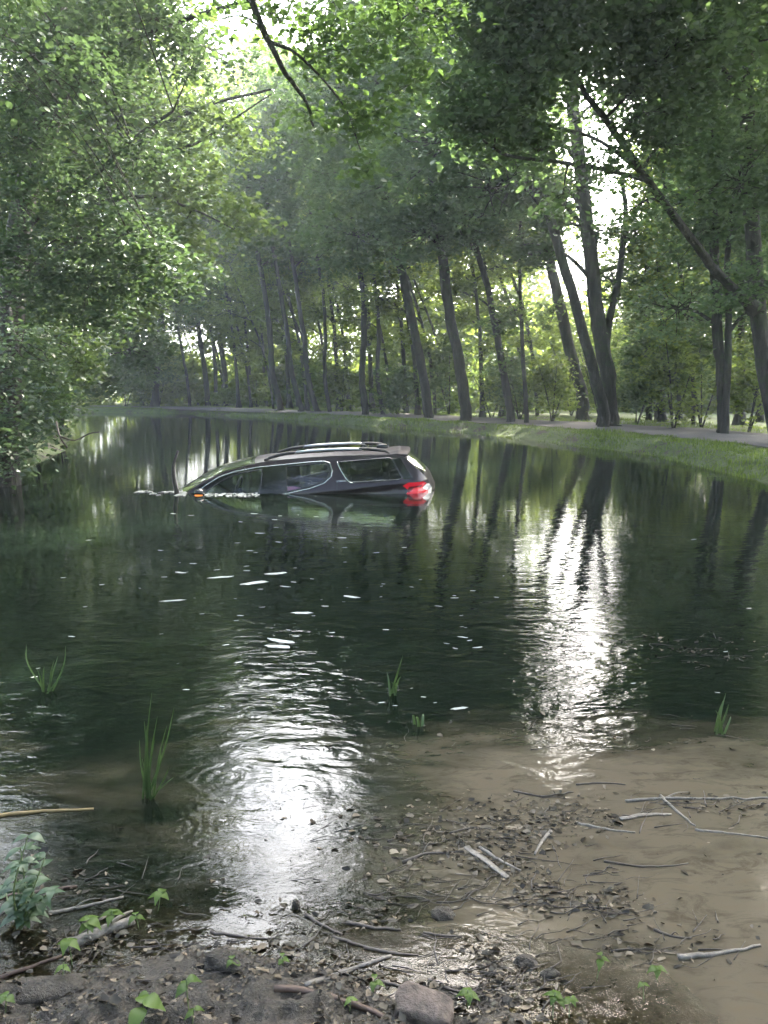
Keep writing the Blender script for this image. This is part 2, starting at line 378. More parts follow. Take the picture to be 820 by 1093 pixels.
def crown(blobs, rng, per=26, clump_r=.55, flat=.38):
    """blobs: (c(3), r(3), nleaves). returns leaf centres, twig endpoints, tint"""
    cs = []; tw = []; ti = []
    for c, r, n in blobs:
        nc = max(3, int(n / per))
        d = rng.normal(0, 1, (nc, 3)); d /= np.linalg.norm(d, axis=1)[:, None]
        rr = rng.uniform(.25, 1, nc) ** .55
        cc = c + d * rr[:, None] * r
        tw.append((c, cc))
        idx = rng.integers(0, nc, n)
        cr = clump_r * rng.uniform(.6, 1.3, nc)
        off = rng.normal(0, 1, (n, 3)) * .5; off[:, 2] *= flat; 
        off[:, 2] -= .25 * (off[:, 0] ** 2 + off[:, 1] ** 2)
        cs.append(cc[idx] + off * cr[idx][:, None])
        ct = rng.uniform(.1, .9, nc); ti.append(ct[idx] + rng.normal(0, .22, n))
    return np.vstack(cs), tw, np.concatenate(ti)
def build_tree(name, label, cat, trunks, blobs, leaf, size, group=None, seed=0, per=26, clump=.55, shape='far', twigs=True, limb_r=.05, tilt=.55, flat=.38):
    """trunks: list of (pts Nx3, r0, r1). blobs list of (c,r,n)"""
    if seed == 60: blobs = [(c, r, int(n * 1.45)) for c, r, n in blobs]
    if shape == 'far' and name != 'shrub': blobs = [(c, r, int(n * (2.3 if c[1] > 24 else 1.5))) for c, r, n in blobs]; size *= 1.12
    rng = np.random.default_rng(seed); base = np.array(trunks[0][0][0], float); root = empty(name, base, label, cat, group)
    mb = MB(); allp = []; rad_ = []
    for pts, r0, r1 in trunks:
        L = smooth_line(pts, max(8, len(pts) * 5)); k = len(L)
        seglen = np.linalg.norm(L[-1] - L[0])
        L[1:-1] += rng.normal(0, .0045 * seglen / 4, (k - 2, 3)) * [1, 1, .2]
        rs = r0 + (r1 - r0) * np.linspace(0, 1, k) ** .8
        if r0 > .1: rs[0] *= 1.75; rs[1] *= 1.22
        mb.tube(L, rs, 10 if r0 > .12 else 7, .10)
        allp.append(L[k // 3:]); rad_.append(rs[k // 3:])
    allp = np.vstack(allp); rad_ = np.concatenate(rad_)
    cen, tw, tint = crown(blobs, rng, per, clump, flat)
    if twigs:
        for (c, cc), (_, r, n) in zip(tw, blobs):
            d = c - allp; hd = np.hypot(d[:, 0], d[:, 1]); cost = np.linalg.norm(d, axis=1) + 2.0 * np.maximum(0, allp[:, 2] - c[2] + .35 * hd)
            i = int(np.argmin(cost)); p0 = allp[i]
            L = np.linalg.norm(c - p0)
            mid = (p0 + c) / 2 + np.array([0, 0, .12 * L]) + rng.normal(0, .06 * L, 3)
            lr = min(rad_[i] * .6, limb_r * (1 + .25 * L)); 
            if L > .3: mb.tube(smooth_line([p0, mid, c], 8), np.linspace(lr, lr * .35, 8), 6, .1)
            sel = cc if len(cc) < 22 else cc[rng.choice(len(cc), 22, replace=False)]
            for q in sel:
                s_ = mid + (c - mid) * rng.uniform(.3, 1); m_ = (s_ + q) / 2 + rng.normal(0, .08, 3) * np.linalg.norm(q - s_)
                mb.tube(smooth_line([s_, m_, q], 5), np.linspace(lr * .32, lr * .08 + .002, 5), 4)
    mb.build('trunk', M['bark'], root)
    if len(cen): add_leaves('crown', cen, size, M[leaf], root, rng, shape, tilt, tint)
    return root
def copy_tree(root, loc, rz, sc_, label, group=None):
    c = root.copy(); C.objects.link(c); c.location = loc; c.rotation_euler = (0, 0, rz); c.scale = (sc_, sc_, sc_)
    c['label'] = label
    if group: c['group'] = group
    for ch in root.children:
        d = ch.copy(); C.objects.link(d); d.parent = c
    return c
def PB(px, py, Y, rpx, n, asp=(1, 1, .75)):
    c = PX(px, py, Y); r = rpx * Y / F
    return (c, np.array([r * asp[0], r * asp[1], r * asp[2]]), n)
def TR(pts, Y, w0, w1, dy=0.0):
    """trunk from photo pixels, first point is the foot; dropped to the ground. dy = lean in depth"""
    n = len(pts); P = [PX(p[0], p[1], Y + dy * i / max(1, n - 1)) for i, p in enumerate(pts)]
    g = float(height(np.array([P[0][0]]), np.array([P[0][1]]))[0]) - .12
    if P[0][2] > g + .05: P = [np.array([P[0][0], P[0][1], g])] + P
    else: P[0] = P[0].copy(); P[0][2] = g
    return (np.array(P), w0 * Y / F / 2, w1 * Y / F / 2)
TREES = []
# ---- right bank, beyond the towpath
g_r = 'tall trees in the row beyond the towpath'
build_tree('bank_tree', 'thickest dark trunk with ridged bark standing just beyond the towpath', 'tree',
           [TR([(652, 450), (648, 400), (638, 340), (627, 240), (616, 150), (606, 60), (600, -40)], 26, 20, 11), TR([(648, 360), (660, 300), (668, 230), (664, 190)], 26.2, 10, 4)],
           [PB(590, -90, 27, 70, 1200), PB(650, -130, 26, 80, 1200), PB(560, 60, 28, 60, 900), PB(598, 215, 27, 28, 260), PB(572, 205, 25, 26, 600), PB(575, 140, 25, 28, 600), PB(570, 270, 26, 24, 400), PB(620, 190, 26, 22, 200), PB(680, 250, 26, 26, 260), PB(558, 190, 24, 26, 800), PB(586, 235, 26, 18, 320), PB(640, 245, 26, 18, 140), PB(655, 300, 27, 30, 300), PB(640, 110, 26, 25, 180)],
           'leaf_mid', .17, g_r, 1)
build_tree('bank_tree', 'slim leaning trunk crossing in front of its straighter neighbour beyond the path', 'tree',
           [TR([(645, 440), (632, 390), (606, 295), (578, 208), (553, 178), (530, 120), (500, 50)], 25, 13, 7, -2)],
           [PB(520, 110, 23, 85, 3000), PB(470, 40, 23, 90, 3200), PB(560, 20, 24, 80, 2200), PB(460, 150, 22, 70, 2000), PB(515, 200, 23, 50, 900), PB(545, -80, 23, 90, 2200)],
           'leaf_deep', .15, g_r, 2)
build_tree('bank_tree', 'short visible trunk leaning left behind the crossed pair of trunks', 'tree',
           [TR([(622, 425), (613, 390), (592, 300), (580, 240), (570, 160)], 31, 14, 9)],
           [PB(575, 210, 31, 45, 700), PB(545, 120, 31, 70, 1500), PB(590, 330, 31, 25, 150)], 'leaf_lime', .17, g_r, 3)
build_tree('bank_tree', 'stout straight trunk leaning left above the sunlit stretch of towpath', 'tree',
           [TR([(497, 438), (490, 385), (479, 330), (470, 255), (460, 170), (455, 90)], 30, 14, 8, -2)],
           [PB(440, 190, 28, 75, 2600), PB(470, 100, 28, 90, 3200), PB(405, 90, 28, 70, 2000), PB(430, 10, 28, 90, 3000), PB(500, 230, 28, 50, 1100), PB(450, 250, 28, 45, 1000), PB(440, -80, 28, 90, 2600)], 'leaf_deep', .16, g_r, 4)
build_tree('bank_tree', 'trunk with a curved foot leaning left, second left of the sunlit path', 'tree',
           [TR([(457, 438), (450, 390), (440, 340), (425, 270), (410, 200), (400, 130)], 32, 12, 6, -2)],
           [PB(385, 180, 30, 60, 1800), PB(370, 250, 30, 55, 1500), PB(410, 260, 31, 40, 600), PB(355, 110, 30, 60, 1500), PB(380, 40, 30, 60, 1300)], 'leaf_mid', .17, g_r, 5)
build_tree('bank_tree', 'slender bent trunk with ivy lumps standing right of the stout leaning one', 'tree',
           [TR([(545, 440), (538, 400), (529, 350), (519, 300), (508, 262), (500, 200)], 29, 10, 5)],
           [PB(510, 230, 29, 50, 900), PB(530, 160, 29, 60, 1200), PB(537, 340, 29, 22, 200), PB(543, 385, 29, 20, 200)], 'leaf_mid', .16, g_r, 6)
build_tree('bank_tree', 'very thin upright trunk standing alone between the leaning trunks and the thickest one', 'tree',
           [TR([(562, 440), (558, 370), (555, 280), (557, 200)], 28, 6, 3)],
           [PB(560, 250, 28, 35, 350), PB(548, 330, 28, 24, 160)], 'leaf_lime', .16, g_r, 7)
build_tree('bank_tree', 'dark upright trunk half hidden by leafy understorey near the right edge', 'tree',
           [TR([(772, 450), (770, 400), (766, 350), (763, 280), (762, 210), (757, 100), (750, 0)], 21, 13, 8), TR([(775, 440), (778, 340), (777, 270), (790, 150)], 20.8, 9, 5)],
           [PB(750, 60, 21, 90, 2400), PB(790, 160, 21, 60, 1300), PB(720, 330, 21.5, 45, 800), PB(800, 310, 21, 45, 700), PB(735, 210, 21, 45, 600), PB(765, -60, 21, 100, 2500), PB(700, 20, 22, 60, 1200), PB(745, 250, 21.3, 42, 1300), PB(810, 240, 21.5, 55, 1500), PB(745, 120, 21.5, 50, 1500), PB(820, 90, 21, 80, 2500), PB(840, 330, 21, 50, 1200), PB(850, 200, 19.5, 75, 2600), PB(800, 150, 20.5, 55, 1600)],
           'leaf_deep', .13, g_r, 8)
build_tree('bank_tree', 'pair of thin dim trunks rising behind the understorey right of the thickest trunk', 'tree',
           [TR([(693, 440), (691, 330), (692, 220), (698, 90)], 30, 8, 4), TR([(708, 440), (712, 330), (706, 260)], 30.2, 6, 3)],
           [PB(705, 310, 30, 45, 700), PB(720, 160, 30, 45, 600), PB(715, 60, 30, 60, 1200), PB(700, 380, 30, 40, 700)], 'leaf_mid', .17, g_r, 9)
build_tree('bank_tree', 'added wide crowned tree out of view past the right edge, shading the near stretch of towpath', 'tree',  # out of view, added to shade the verge and path
           [(np.array([[13, 19.5, 0], [12.7, 19.2, 4], [12, 18.6, 8], [11.5, 18, 12]]), .33, .14)],
           [(np.array(c_, float), np.array([q_, q_, q_ * .6]), int(700 * q_)) for c_, q_ in (((11, 18, 8), 2.6), ((13.5, 20, 9), 2.8), ((10, 20, 10.5), 2.6), ((12.5, 16.5, 10), 2.8), ((11, 19, 12.5), 2.8), ((14.5, 17.5, 12), 2.8), ((13.5, 22.5, 7), 2.5), ((15.5, 20.5, 6), 2.3))], 'leaf_mid', .16, g_r, 11)
second = [build_tree('slender_tree', 'slender dark trunk in the crowded second row beyond the towpath', 'tree',
           [(np.array([[0, 0, 0], [-.1 * k, 0, 2.5], [-.3 * k, .1, 5], [-.7 * k, 0, 8], [-1.0 * k, .2, 10.5]]) + [60 + 9 * k, 40, 0], .15 - .02 * k, .06)],
           [(np.array([60 + 9 * k - .5 * k + x_, 40 + y_, z_]), np.array([q_, q_, q_ * .55]), int(260 * q_)) for x_, y_, z_, q_ in ((0, 0, 9.5, 2.2), (1.2, .5, 7.8, 1.6), (-1.4, -.4, 7.0, 1.5), (.4, .8, 11.5, 2.0), (-.9, 0, 5.2, .9), (.8, 0, 3.6, .7))],
           'leaf_far', .17, 'slender trees in the second row', 200 + k) for k in (1, 2, 3)]
spots2 = [(255, 50), (268, 51), (292, 47), (309, 48), (328, 45), (337, 46), (362, 43), (373, 44), (418, 38), (433, 39), (446, 36), (465, 37), (515, 34), (536, 35), (574, 35), (707, 29), (725, 31), (741, 27), (790, 27), (812, 29), (478, 41), (397, 42), (350, 49), (318, 52), (284, 54), (240, 57), (212, 58), (185, 59), (152, 58), (560, 38)]
rr2 = random.Random(9)
for i, (px_, Y_) in enumerate(spots2):
    q = PX(px_, 440, Y_); loc = (q[0], Y_, float(height(np.array([q[0]]), np.array([Y_]))[0])); s2_ = rr2.uniform(.8, 1.15)
    if i < 3: t_ = second[i]; t_.location = loc; t_.rotation_euler = (0, 0, rr2.uniform(-.6, .6)); t_.scale = (s2_,) * 3
    else: copy_tree(second[i % 3], loc, rr2.uniform(-.7, .7), s2_, second[0]['label'], 'slender trees in the second row')
# near right tree: limbs reaching left
build_tree('overhanging_tree', 'large dark tree at the right edge with limbs reaching left across the sky', 'tree',
           [TR([(832, 470), (818, 400), (806, 300), (800, 170), (795, 40), (790, -120)], 17, 21, 12),
            (np.array([PX(806, 330, 16.8), PX(765, 290, 16.2), (PX(735, 250, 15.6)), PX(690, 190, 15), PX(645, 125, 14.5), PX(612, 82, 14)]), .11, .045),
            (np.array([PX(692, 192, 15), PX(640, 180, 14.2), PX(590, 172, 13.6), PX(540, 165, 13), PX(505, 140, 12.6)]), .05, .018),
            (np.array([PX(690, 188, 15), PX(640, 150, 14.2), PX(590, 135, 13.6), PX(540, 118, 13)]), .045, .015),
            (np.array([PX(800, 120, 16.9), PX(760, 60, 15.5), PX(700, 10, 14.5), PX(620, -30, 13.5)]), .09, .04)],
           [PB(800, 60, 15.5, 110, 5200), PB(720, 50, 14.5, 85, 4200), PB(640, 20, 14, 85, 4200), PB(560, 70, 13, 55, 1700), PB(640, -60, 13, 100, 4000), PB(560, 10, 12.8, 70, 2600), PB(500, 110, 12.6, 45, 1200),
            PB(500, -20, 12.5, 80, 2800), PB(715, 150, 14.8, 40, 700), PB(790, 190, 16, 60, 2000), PB(760, -60, 14.5, 110, 4500), PB(575, 160, 13.5, 35, 450), PB(800, 300, 16.6, 40, 700), PB(530, 130, 13, 45, 900), PB(640, 175, 14.3, 42, 240), PB(600, 215, 14, 30, 120), PB(672, 225, 15, 34, 170), PB(690, 120, 14.5, 36, 400)],
           'leaf_deep', .11, None, 10, per=30, clump=.42, limb_r=.03)
# ---- far right bank, left of centre
specs = [(283, 300, 43, 8, 'thick dark trunk leaning left at the left end of the far clump'), (300, 322, 42, 7, 'trunk leaning left in the middle of the far clump'), (318, 338, 41, 7, 'thin trunk at the right of the far clump'),
         (345, 352, 40, 5, 'thin forked trunk between the far clump and the two upright trunks'), (388, 390, 36, 9, 'dark upright trunk left of a slimmer upright one beyond the path'), (402, 408, 36, 6, 'slim upright trunk beside a thicker dark upright one beyond the path')]
for i, (xt, xb, Yd, w, lab) in enumerate(specs):
    build_tree('bank_tree', lab, 'tree', [TR([(xb, 437), ((xb * 2 + xt) / 3 - 3, 400), ((xb + xt * 2) / 3, 360), (xt, 315), (xt - 12, 240), (xt - 20, 170)], Yd, w, w * .5)],
               [PB(xt - 15, 240, Yd, 40, 700), PB(xt - 25, 190, Yd - 1, 40, 700), PB(xt + 8, 280, Yd + 1, 26, 260), PB(xt + 5, 150, Yd, 50, 900)] + ([PB(xt - 10, 95, Yd, 50, 900)] if xt > 300 else []),
               ['leaf_mid', 'leaf_lime', 'leaf_mid'][i % 3], .2, g_r, 20 + i)
# end of the pond
for i, (xt, xb, w, lab) in enumerate([(190, 203, 4, 'thin leaning trunk, leftmost at the far end of the pond'), (212, 222, 7, 'left trunk of the close dark pair at the far end of the pond'), (226, 231, 5, 'thin trunk between the dark pair at the far end'),
                                      (233, 243, 7, 'right trunk of the close dark pair, a low bush at its foot'), (262, 268, 4, 'thin pale trunk behind the bend of the path')]):
    build_tree('far_tree', lab, 'tree', [TR([(xb, 433), ((xb + xt) / 2 + 1, 390), (xt, 350), (xt - 3, 290), (xt + 4, 220)], 54 + i % 2, w, w * .5)],
               [PB(xt, 250, 54, 45, 700), PB(xt - 12, 200, 54, 45, 700), PB(xt + 10, 310, 55, 28, 260), PB(xt + 15, 160, 55, 40, 500)], 'leaf_lime' if i % 2 else 'leaf_mid', .24, 'trees at the far end of the pond', 40 + i, clump=.8)
# ---- left bank
build_tree('overhanging_tree', 'big dark tree with a broad trunk at the left edge over the pond', 'tree',
           [TR([(4, 500), (8, 400), (14, 300), (25, 220), (38, 165), (45, 130), (60, 20), (70, -60)], 12, 36, 14, 0), (np.array([PX(36, 175, 12), PX(55, 140, 11.8), PX(75, 80, 11.5), PX(95, 0, 11)]), .09, .05),
            (np.array([PX(20, 250, 12), PX(60, 215, 11.3), PX(100, 188, 10.8), PX(140, 150, 10.5), PX(185, 118, 10.3)]), .05, .018),
            (np.array([PX(16, 290, 12), PX(60, 270, 11), PX(110, 250, 10.2), PX(165, 255, 9.8)]), .045, .012),
            (np.array([PX(45, 120, 12), PX(110, 60, 11), PX(200, 20, 10.5), PX(290, -5, 10)]), .06, .02)],
           [PB(30, 60, 11, 70, 2200), PB(100, 60, 10.5, 60, 1500), PB(160, 20, 10.3, 50, 1000), PB(60, -40, 10.5, 90, 2200), PB(60, 200, 10.3, 60, 1500), PB(125, 250, 9.8, 50, 1300), PB(30, 290, 10, 60, 1700),
            PB(90, 320, 10, 50, 1300), PB(170, 285, 9.6, 38, 650), PB(150, 170, 10.5, 40, 600), PB(210, 60, 10, 30, 260), PB(20, 380, 11, 50, 1300), PB(10, 140, 10.5, 60, 1200)] + [(np.array(c_, float), np.array([q_, q_, q_ * .6]), n_) for c_, q_, n_ in (((-3.7, 8.3, 4.6), 1.0, 700), ((-4.6, 8.6, 5.3), 1.1, 800), ((-3.4, 7.2, 5.4), .9, 600), ((-4.4, 7.0, 4.4), 1.0, 700), ((-3.1, 8.6, 6.0), .9, 500), ((-4.0, 6.0, 5.2), 1.0, 600), ((-5.2, 7.6, 6.2), 1.2, 800), ((-1.6, 13, 10.5), 1.2, 330), ((-.6, 15, 11.2), 1.2, 330), ((-2.4, 12, 8.6), 1.0, 300), ((-1.0, 10, 8.2), .9, 220), ((-2.0, 9.0, 7.4), .8, 200), ((-3.4, 16, 9.6), 1.2, 400), ((-.9, 12, 7.6), .8, 200), ((-2.9, 14, 7.2), 1.0, 260), ((-1.2, 8.6, 8.4), .8, 200))],
           'leaf_bush', .080, None, 60, per=30, clump=.36, shape='near', limb_r=.022, tilt=.5)
build_tree('overhanging_tree', 'bright leafed tree behind the broad left trunk, boughs arching over the water', 'tree',
           [TR([(-25, 470), (0, 380), (40, 300), (90, 240), (120, 200)], 17, 20, 8), (np.array([PX(90, 240, 17), PX(130, 170, 16.5), PX(200, 120, 16), PX(290, 95, 15.5)]), .09, .02),
            (np.array([PX(120, 200, 17), PX(190, 160, 16), PX(215, 150, 16), PX(290, 100, 15)]), .05, .012), (np.array([PX(110, 215, 17), PX(160, 210, 16.5), PX(210, 225, 16), PX(250, 245, 15.5)]), .05, .012)],
           [PB(20, 260, 17, 60, 2000), PB(30, 200, 17, 60, 1800), PB(-30, 150, 16, 80, 2500), PB(-40, 260, 16, 70, 2000), PB(60, 150, 17, 60, 2000), PB(130, 110, 16.5, 60, 1800), PB(190, 190, 16, 45, 1200), PB(210, 120, 16, 40, 650), PB(120, 300, 16.5, 55, 1500), PB(60, 360, 17, 60, 1700), PB(180, 260, 16, 40, 900), PB(80, 50, 17, 80, 2400), PB(160, 30, 16.5, 60, 1400),
            PB(260, 230, 15.5, 30, 350), PB(255, 150, 15.5, 30, 260), PB(100, -40, 17, 90, 2400)],
           'leaf_lime', .12, None, 61, per=24, clump=.45, limb_r=.03)
build_tree('bank_tree', 'tall leafy tree on the left bank beyond the boughs', 'tree',
           [TR([(58, 436), (70, 380), (85, 300), (100, 200)], 31, 9, 5)], [PB(120, 330, 30, 45, 1100), PB(150, 370, 31, 34, 700), PB(140, 260, 30, 60, 1800), PB(170, 180, 31, 60, 1600), PB(110, 140, 31, 70, 1900), PB(200, 290, 32, 36, 700), PB(90, 400, 30, 35, 700)],
           'leaf_mid', .19, 'trees on the left bank', 62)
build_tree('bank_tree', 'hazy pale tree filling the middle distance behind the left bank boughs', 'tree',
           [TR([(165, 436), (170, 360), (180, 260), (190, 180)], 52, 7, 4)], [PB(180, 320, 51, 50, 1100), PB(230, 230, 51, 55, 1300), PB(270, 180, 52, 45, 900), PB(170, 220, 51, 60, 1400), PB(250, 300, 52, 40, 800), PB(150, 390, 51, 34, 600), PB(225, 160, 51, 40, 500), PB(300, 210, 52, 50, 1000), PB(320, 130, 52, 40, 700), PB(290, 270, 52, 40, 700)],
           'leaf_lime', .24, 'trees on the left bank', 63, clump=.75)
build_tree('overhanging_tree', 'added broad shade tree, trunk out of view, leaning over the right of the pond from above the towpath', 'tree',  # trunk out of view; added to shade the near water and mud
           [(np.array([[10.2, 7.5, 0], [9.8, 7.8, 3], [9.0, 8.4, 6], [8.0, 9.2, 9], [7, 10, 12]]), .32, .14), (np.array([[9.2, 8.2, 5], [7, 8.4, 7.5], [4.6, 8.6, 9.4], [2.6, 8.6, 10.4]]), .12, .04), (np.array([[8.6, 8.8, 7.5], [7.5, 6, 9.5], [6, 3.5, 10.5]]), .12, .04)],
           [(np.array(c_, float), np.array([q_, q_, q_ * .55]), int(900 * q_)) for c_, q_ in (((7.2, 9.5, 8.2), 2.4), ((5.2, 9.2, 9.2), 2.2), ((3.4, 8.8, 10.2), 2.0), ((6.6, 6.8, 9.2), 2.4), ((5.0, 5.0, 9.8), 2.3), ((6.5, 10.8, 11.5), 2.6), ((4.6, 7.6, 11.6), 2.4), ((8.5, 8.5, 12.5), 2.8), ((3.2, 6.0, 11.2), 2.0), ((8.8, 11.5, 9.0), 2.3), ((7.0, 3.6, 10.6), 2.4), ((9.6, 5.6, 9.4), 2.4), ((7.5, 13, 10.5), 2.3), ((0, 6, 11), 2.2), ((-2.2, 5.4, 11.5), 2.2), ((1.6, 3.6, 11), 2.2), ((-1, 3, 11), 2.0), ((-3.8, 6.4, 11), 2.0), ((.8, 8, 13), 2.0), ((-2.5, 8, 13.5), 2.0), ((5.5, 9.2, 6.7), 1.7), ((4.4, 10, 7.4), 1.7), ((6.2, 11, 6.8), 1.9), ((3.1, 10, 8.4), 1.7), ((1.9, 10, 9.2), 1.5))],
           'leaf_deep', .13, None, 65, per=30, clump=.5)
# branch overhead
build_tree('overhanging_tree', 'tree beside the camera whose drooping bough hangs leaves from the top of the view', 'tree',
           [(np.array([[-4.6, 3.2, -.1], [-4.5, 3.4, 2.5], [-4.0, 4.2, 5.0], [-3.6, 4.8, 7]]), .2, .1), (np.array([[-4.2, 4.0, 4.6], [-3.0, 5.4, 6.0], PX(245, -60, 7.4), PX(270, 5, 7.6), PX(300, 70, 7.9), PX(325, 105, 8.2), PX(335, 135, 8.3)]), .06, .012),
            (np.array([[-3.0, 5.4, 6.0], PX(330, -90, 7.2), PX(400, -40, 7.8), PX(430, 20, 8.3)]), .045, .012), (np.array([PX(290, 45, 7.85), PX(320, 60, 8), PX(365, 110, 8.2), PX(385, 160, 8.3)]), .02, .006)],
           [PB(345, 55, 8.2, 40, 420), PB(385, 130, 8.3, 34, 420), PB(410, 40, 8.3, 40, 420), PB(440, 90, 8.5, 30, 260), PB(300, 20, 7.9, 35, 220), PB(360, 0, 8, 45, 350), PB(325, 120, 8.3, 18, 90), PB(240, 20, 8, 30, 120), PB(450, 10, 8.6, 40, 360), PB(390, 180, 8.4, 20, 140)],
           'leaf_mid', .085, None, 64, per=18, clump=.28, shape='near', limb_r=.010, tilt=.5)
# ---- shrubs
def shrub_blobs(c, w, h, n, k=6, seed=0):
    r = np.random.default_rng(seed); out = []
    for i in range(k):
        a = r.uniform(0, 6.28); q = r.uniform(0, .6) * w
        s = r.uniform(.35, .6)
        out.append((np.array([c[0] + q * math.cos(a), c[1] + q * math.sin(a) * .8, c[2] + h * r.uniform(.3, .85)]), np.array([w * s, w * s, h * s * .7]), n // k))
    return out
def shrub(px, Y, w, h, n, leaf, size, lab, group, seed, shape='far', clump=.4, base=None):
    c = PX(px, 440, Y) if base is None else np.array([*base, 0.0]); c[2] = float(height(np.array([c[0]]), np.array([c[1]]))[0])
    r = np.random.default_rng(seed); tr = []
    for i in range(4):
        a = r.uniform(0, 6.28); tr.append((np.array([c - [0, 0, .1], c + [math.cos(a) * w * .25, math.sin(a) * w * .25, h * .45], c + [math.cos(a) * w * .5, math.sin(a) * w * .5, h * .8]]), .03, .01))
    return build_tree('shrub', lab, 'shrub', tr, shrub_blobs(c, w, h, n, 7, seed), leaf, size, group, seed, per=22, clump=clump, shape=shape, limb_r=.012)
g_s = 'understorey shrubs beyond the towpath'
for i, (px, Y, w, h, leaf, lab) in enumerate([
        (590, 29, 1.6, 2.6, 'leaf_far', 'bright green shrub just left of the thickest trunk'), (555, 31, 1.5, 2.4, 'leaf_lime', 'leafy shrub at the foot of the thinnest upright trunk'),
        (680, 27, 1.5, 2.2, 'leaf_lime', 'rounded shrub at the right foot of the thickest trunk'), (720, 24, 1.7, 3.2, 'leaf_far', 'tall dark shrub left of the upright trunk near the right edge'),
        (800, 22, 1.6, 2.6, 'leaf_far', 'sunlit shrub behind the right end of the towpath'), (525, 33, 1.6, 2.2, 'leaf_far', 'dark shrub between the bent trunk and the stout leaning one'),
        (425, 36, 1.6, 2.4, 'leaf_lime', 'low shrub left of the trunk with the curved foot'), (365, 42, 2.2, 3.4, 'leaf_far', 'large dark shrub left of the two upright trunks'),
        (330, 46, 2.0, 3.0, 'leaf_lime', 'shrub at the foot of the far clump of trunks'), (275, 52, 2.0, 2.2, 'leaf_far', 'bright shrub at the bend of the path'),
        (242, 52, 1.0, 1.2, 'leaf_far', 'small dark bush at the foot of the right trunk of the far pair'), (170, 55, 2.6, 4.0, 'leaf_far', 'pale shrub at the far left end of the pond'),
        (135, 53, 2.6, 3.6, 'leaf_lime', 'shrub where the far bank meets the left bank'), (640, 34, 2.0, 3.6, 'leaf_far', 'yellow green shrub showing between the crossed trunks'), (700, 29, 2.2, 4.6, 'leaf_lime', 'tall dense shrub behind the pair of thin dim trunks'), (750, 25, 2.0, 4.2, 'leaf_lime', 'tall dense shrub directly behind the double trunk near the right edge'), (480, 37, 2.0, 3.4, 'leaf_lime', 'shrub seen left of the stout trunk by the sunlit path'), (610, 36, 2.2, 4.2, 'leaf_far', 'tall dim shrub behind the short leaning trunk')]):
    shrub(px, Y, w, h, int(1500 * w), leaf, .15 if Y < 35 else .2, lab, g_s, 80 + i)
g_l = 'bushes hanging over the left bank'
for i, (b, w, h, n, leaf, lab, sz) in enumerate([((-6.2, 10.3), 1.5, 1.7, 6500, 'leaf_bush', 'dense dark green bush trailing in the water at the left edge', .085), ((-6.4, 12.6), 1.5, 1.9, 5500, 'leaf_bush', 'dark bush behind the nearest one, twigs dipping to the pond', .09),
        ((-7.6, 15.8), 1.8, 2.6, 5000, 'leaf_mid', 'taller leafy bush below the bright boughs on the left bank', .11), ((-9.3, 20.5), 2.0, 3.4, 4500, 'leaf_mid', 'tall bush further along the left bank', .13), ((-9.9, 23.6), 2.1, 4.0, 4500, 'leaf_lime', 'leaning bush just before the midpoint of the left bank', .15), ((-13.4, 31.4), 2.4, 5.0, 4500, 'leaf_lime', 'tall shadowy bush two thirds along the left bank', .18), ((-11.8, 27), 2.4, 4.2, 4500, 'leaf_lime', 'shadowy bush halfway along the left bank', .16), ((-15.2, 36), 2.6, 4.6, 4000, 'leaf_lime', 'distant bush near the far left corner of the pond', .2)]):
    shrub(0, 0, w, h, n, leaf, sz, lab, g_l, 100 + i, 'near' if i < 2 else 'far', .35, base=b)
# ---- far woodland: one mass
rng = np.random.default_rng(55); bl = []
def top_of(a):
    if a < -.29: return .62
    if a < .0: return .40
    if a < .17: return .42
    if a < .36: return .14
    return .62
for a in np.arange(-.78, .79, .043):
    for e in np.arange(-.01, top_of(a), .040):
        Y_ = rng.uniform(56, 72) if a < .03 else rng.uniform(48, 62)
        aa = a + rng.normal(0, .012); ee = e + rng.normal(0, .012); r = rng.uniform(1.9, 3.0)
        bl.append((np.array([Y_ * aa, Y_, 1.0 + Y_ * max(ee, 0)]), np.array([r, r, r * .75]), 680 if a < .03 else 640))
for i in range(120):
    a = rng.uniform(-.3, .6); Y_ = rng.uniform(40, 60) if a > .05 else rng.uniform(56, 70); r = rng.uniform(1.2, 2.2)
    bl.append((np.array([Y_ * a, Y_, rng.uniform(.5, 3.0)]), np.array([r, r, r * .8]), 420))
cen, tw, ti = crown(bl, rng, 30, 1.35, .8)
o = add_leaves('distant_woodland', cen, .46, M['leaf_far'], None, rng, 'far', .9, ti)
tag(o, 'sunlit woodland seen beyond the trunks as one green mass', 'woodland', kind='stuff')
bl = []  # unseen woods behind the camera, added to darken the car's reflection
for i in range(130):
    a = rng.uniform(math.pi * .62, math.pi * 1.38) if i % 4 else rng.uniform(math.pi * .42, math.pi * .62) * (1 if i % 8 else -1); d_ = rng.uniform(14, 24); r = rng.uniform(1.8, 2.8)
    bl.append((np.array([d_ * math.sin(a), d_ * math.cos(a), rng.uniform(1, 13)]), np.array([r, r, r * .75]), 420))
cen, tw, ti = crown(bl, rng, 30, 1.1, .7)
o = add_leaves('woodland', cen, .36, M['leaf_mid'], None, rng, 'far', .8, ti)
tag(o, 'unseen woods behind the viewer, added to cut skylight and darken reflections', 'woodland', kind='stuff')
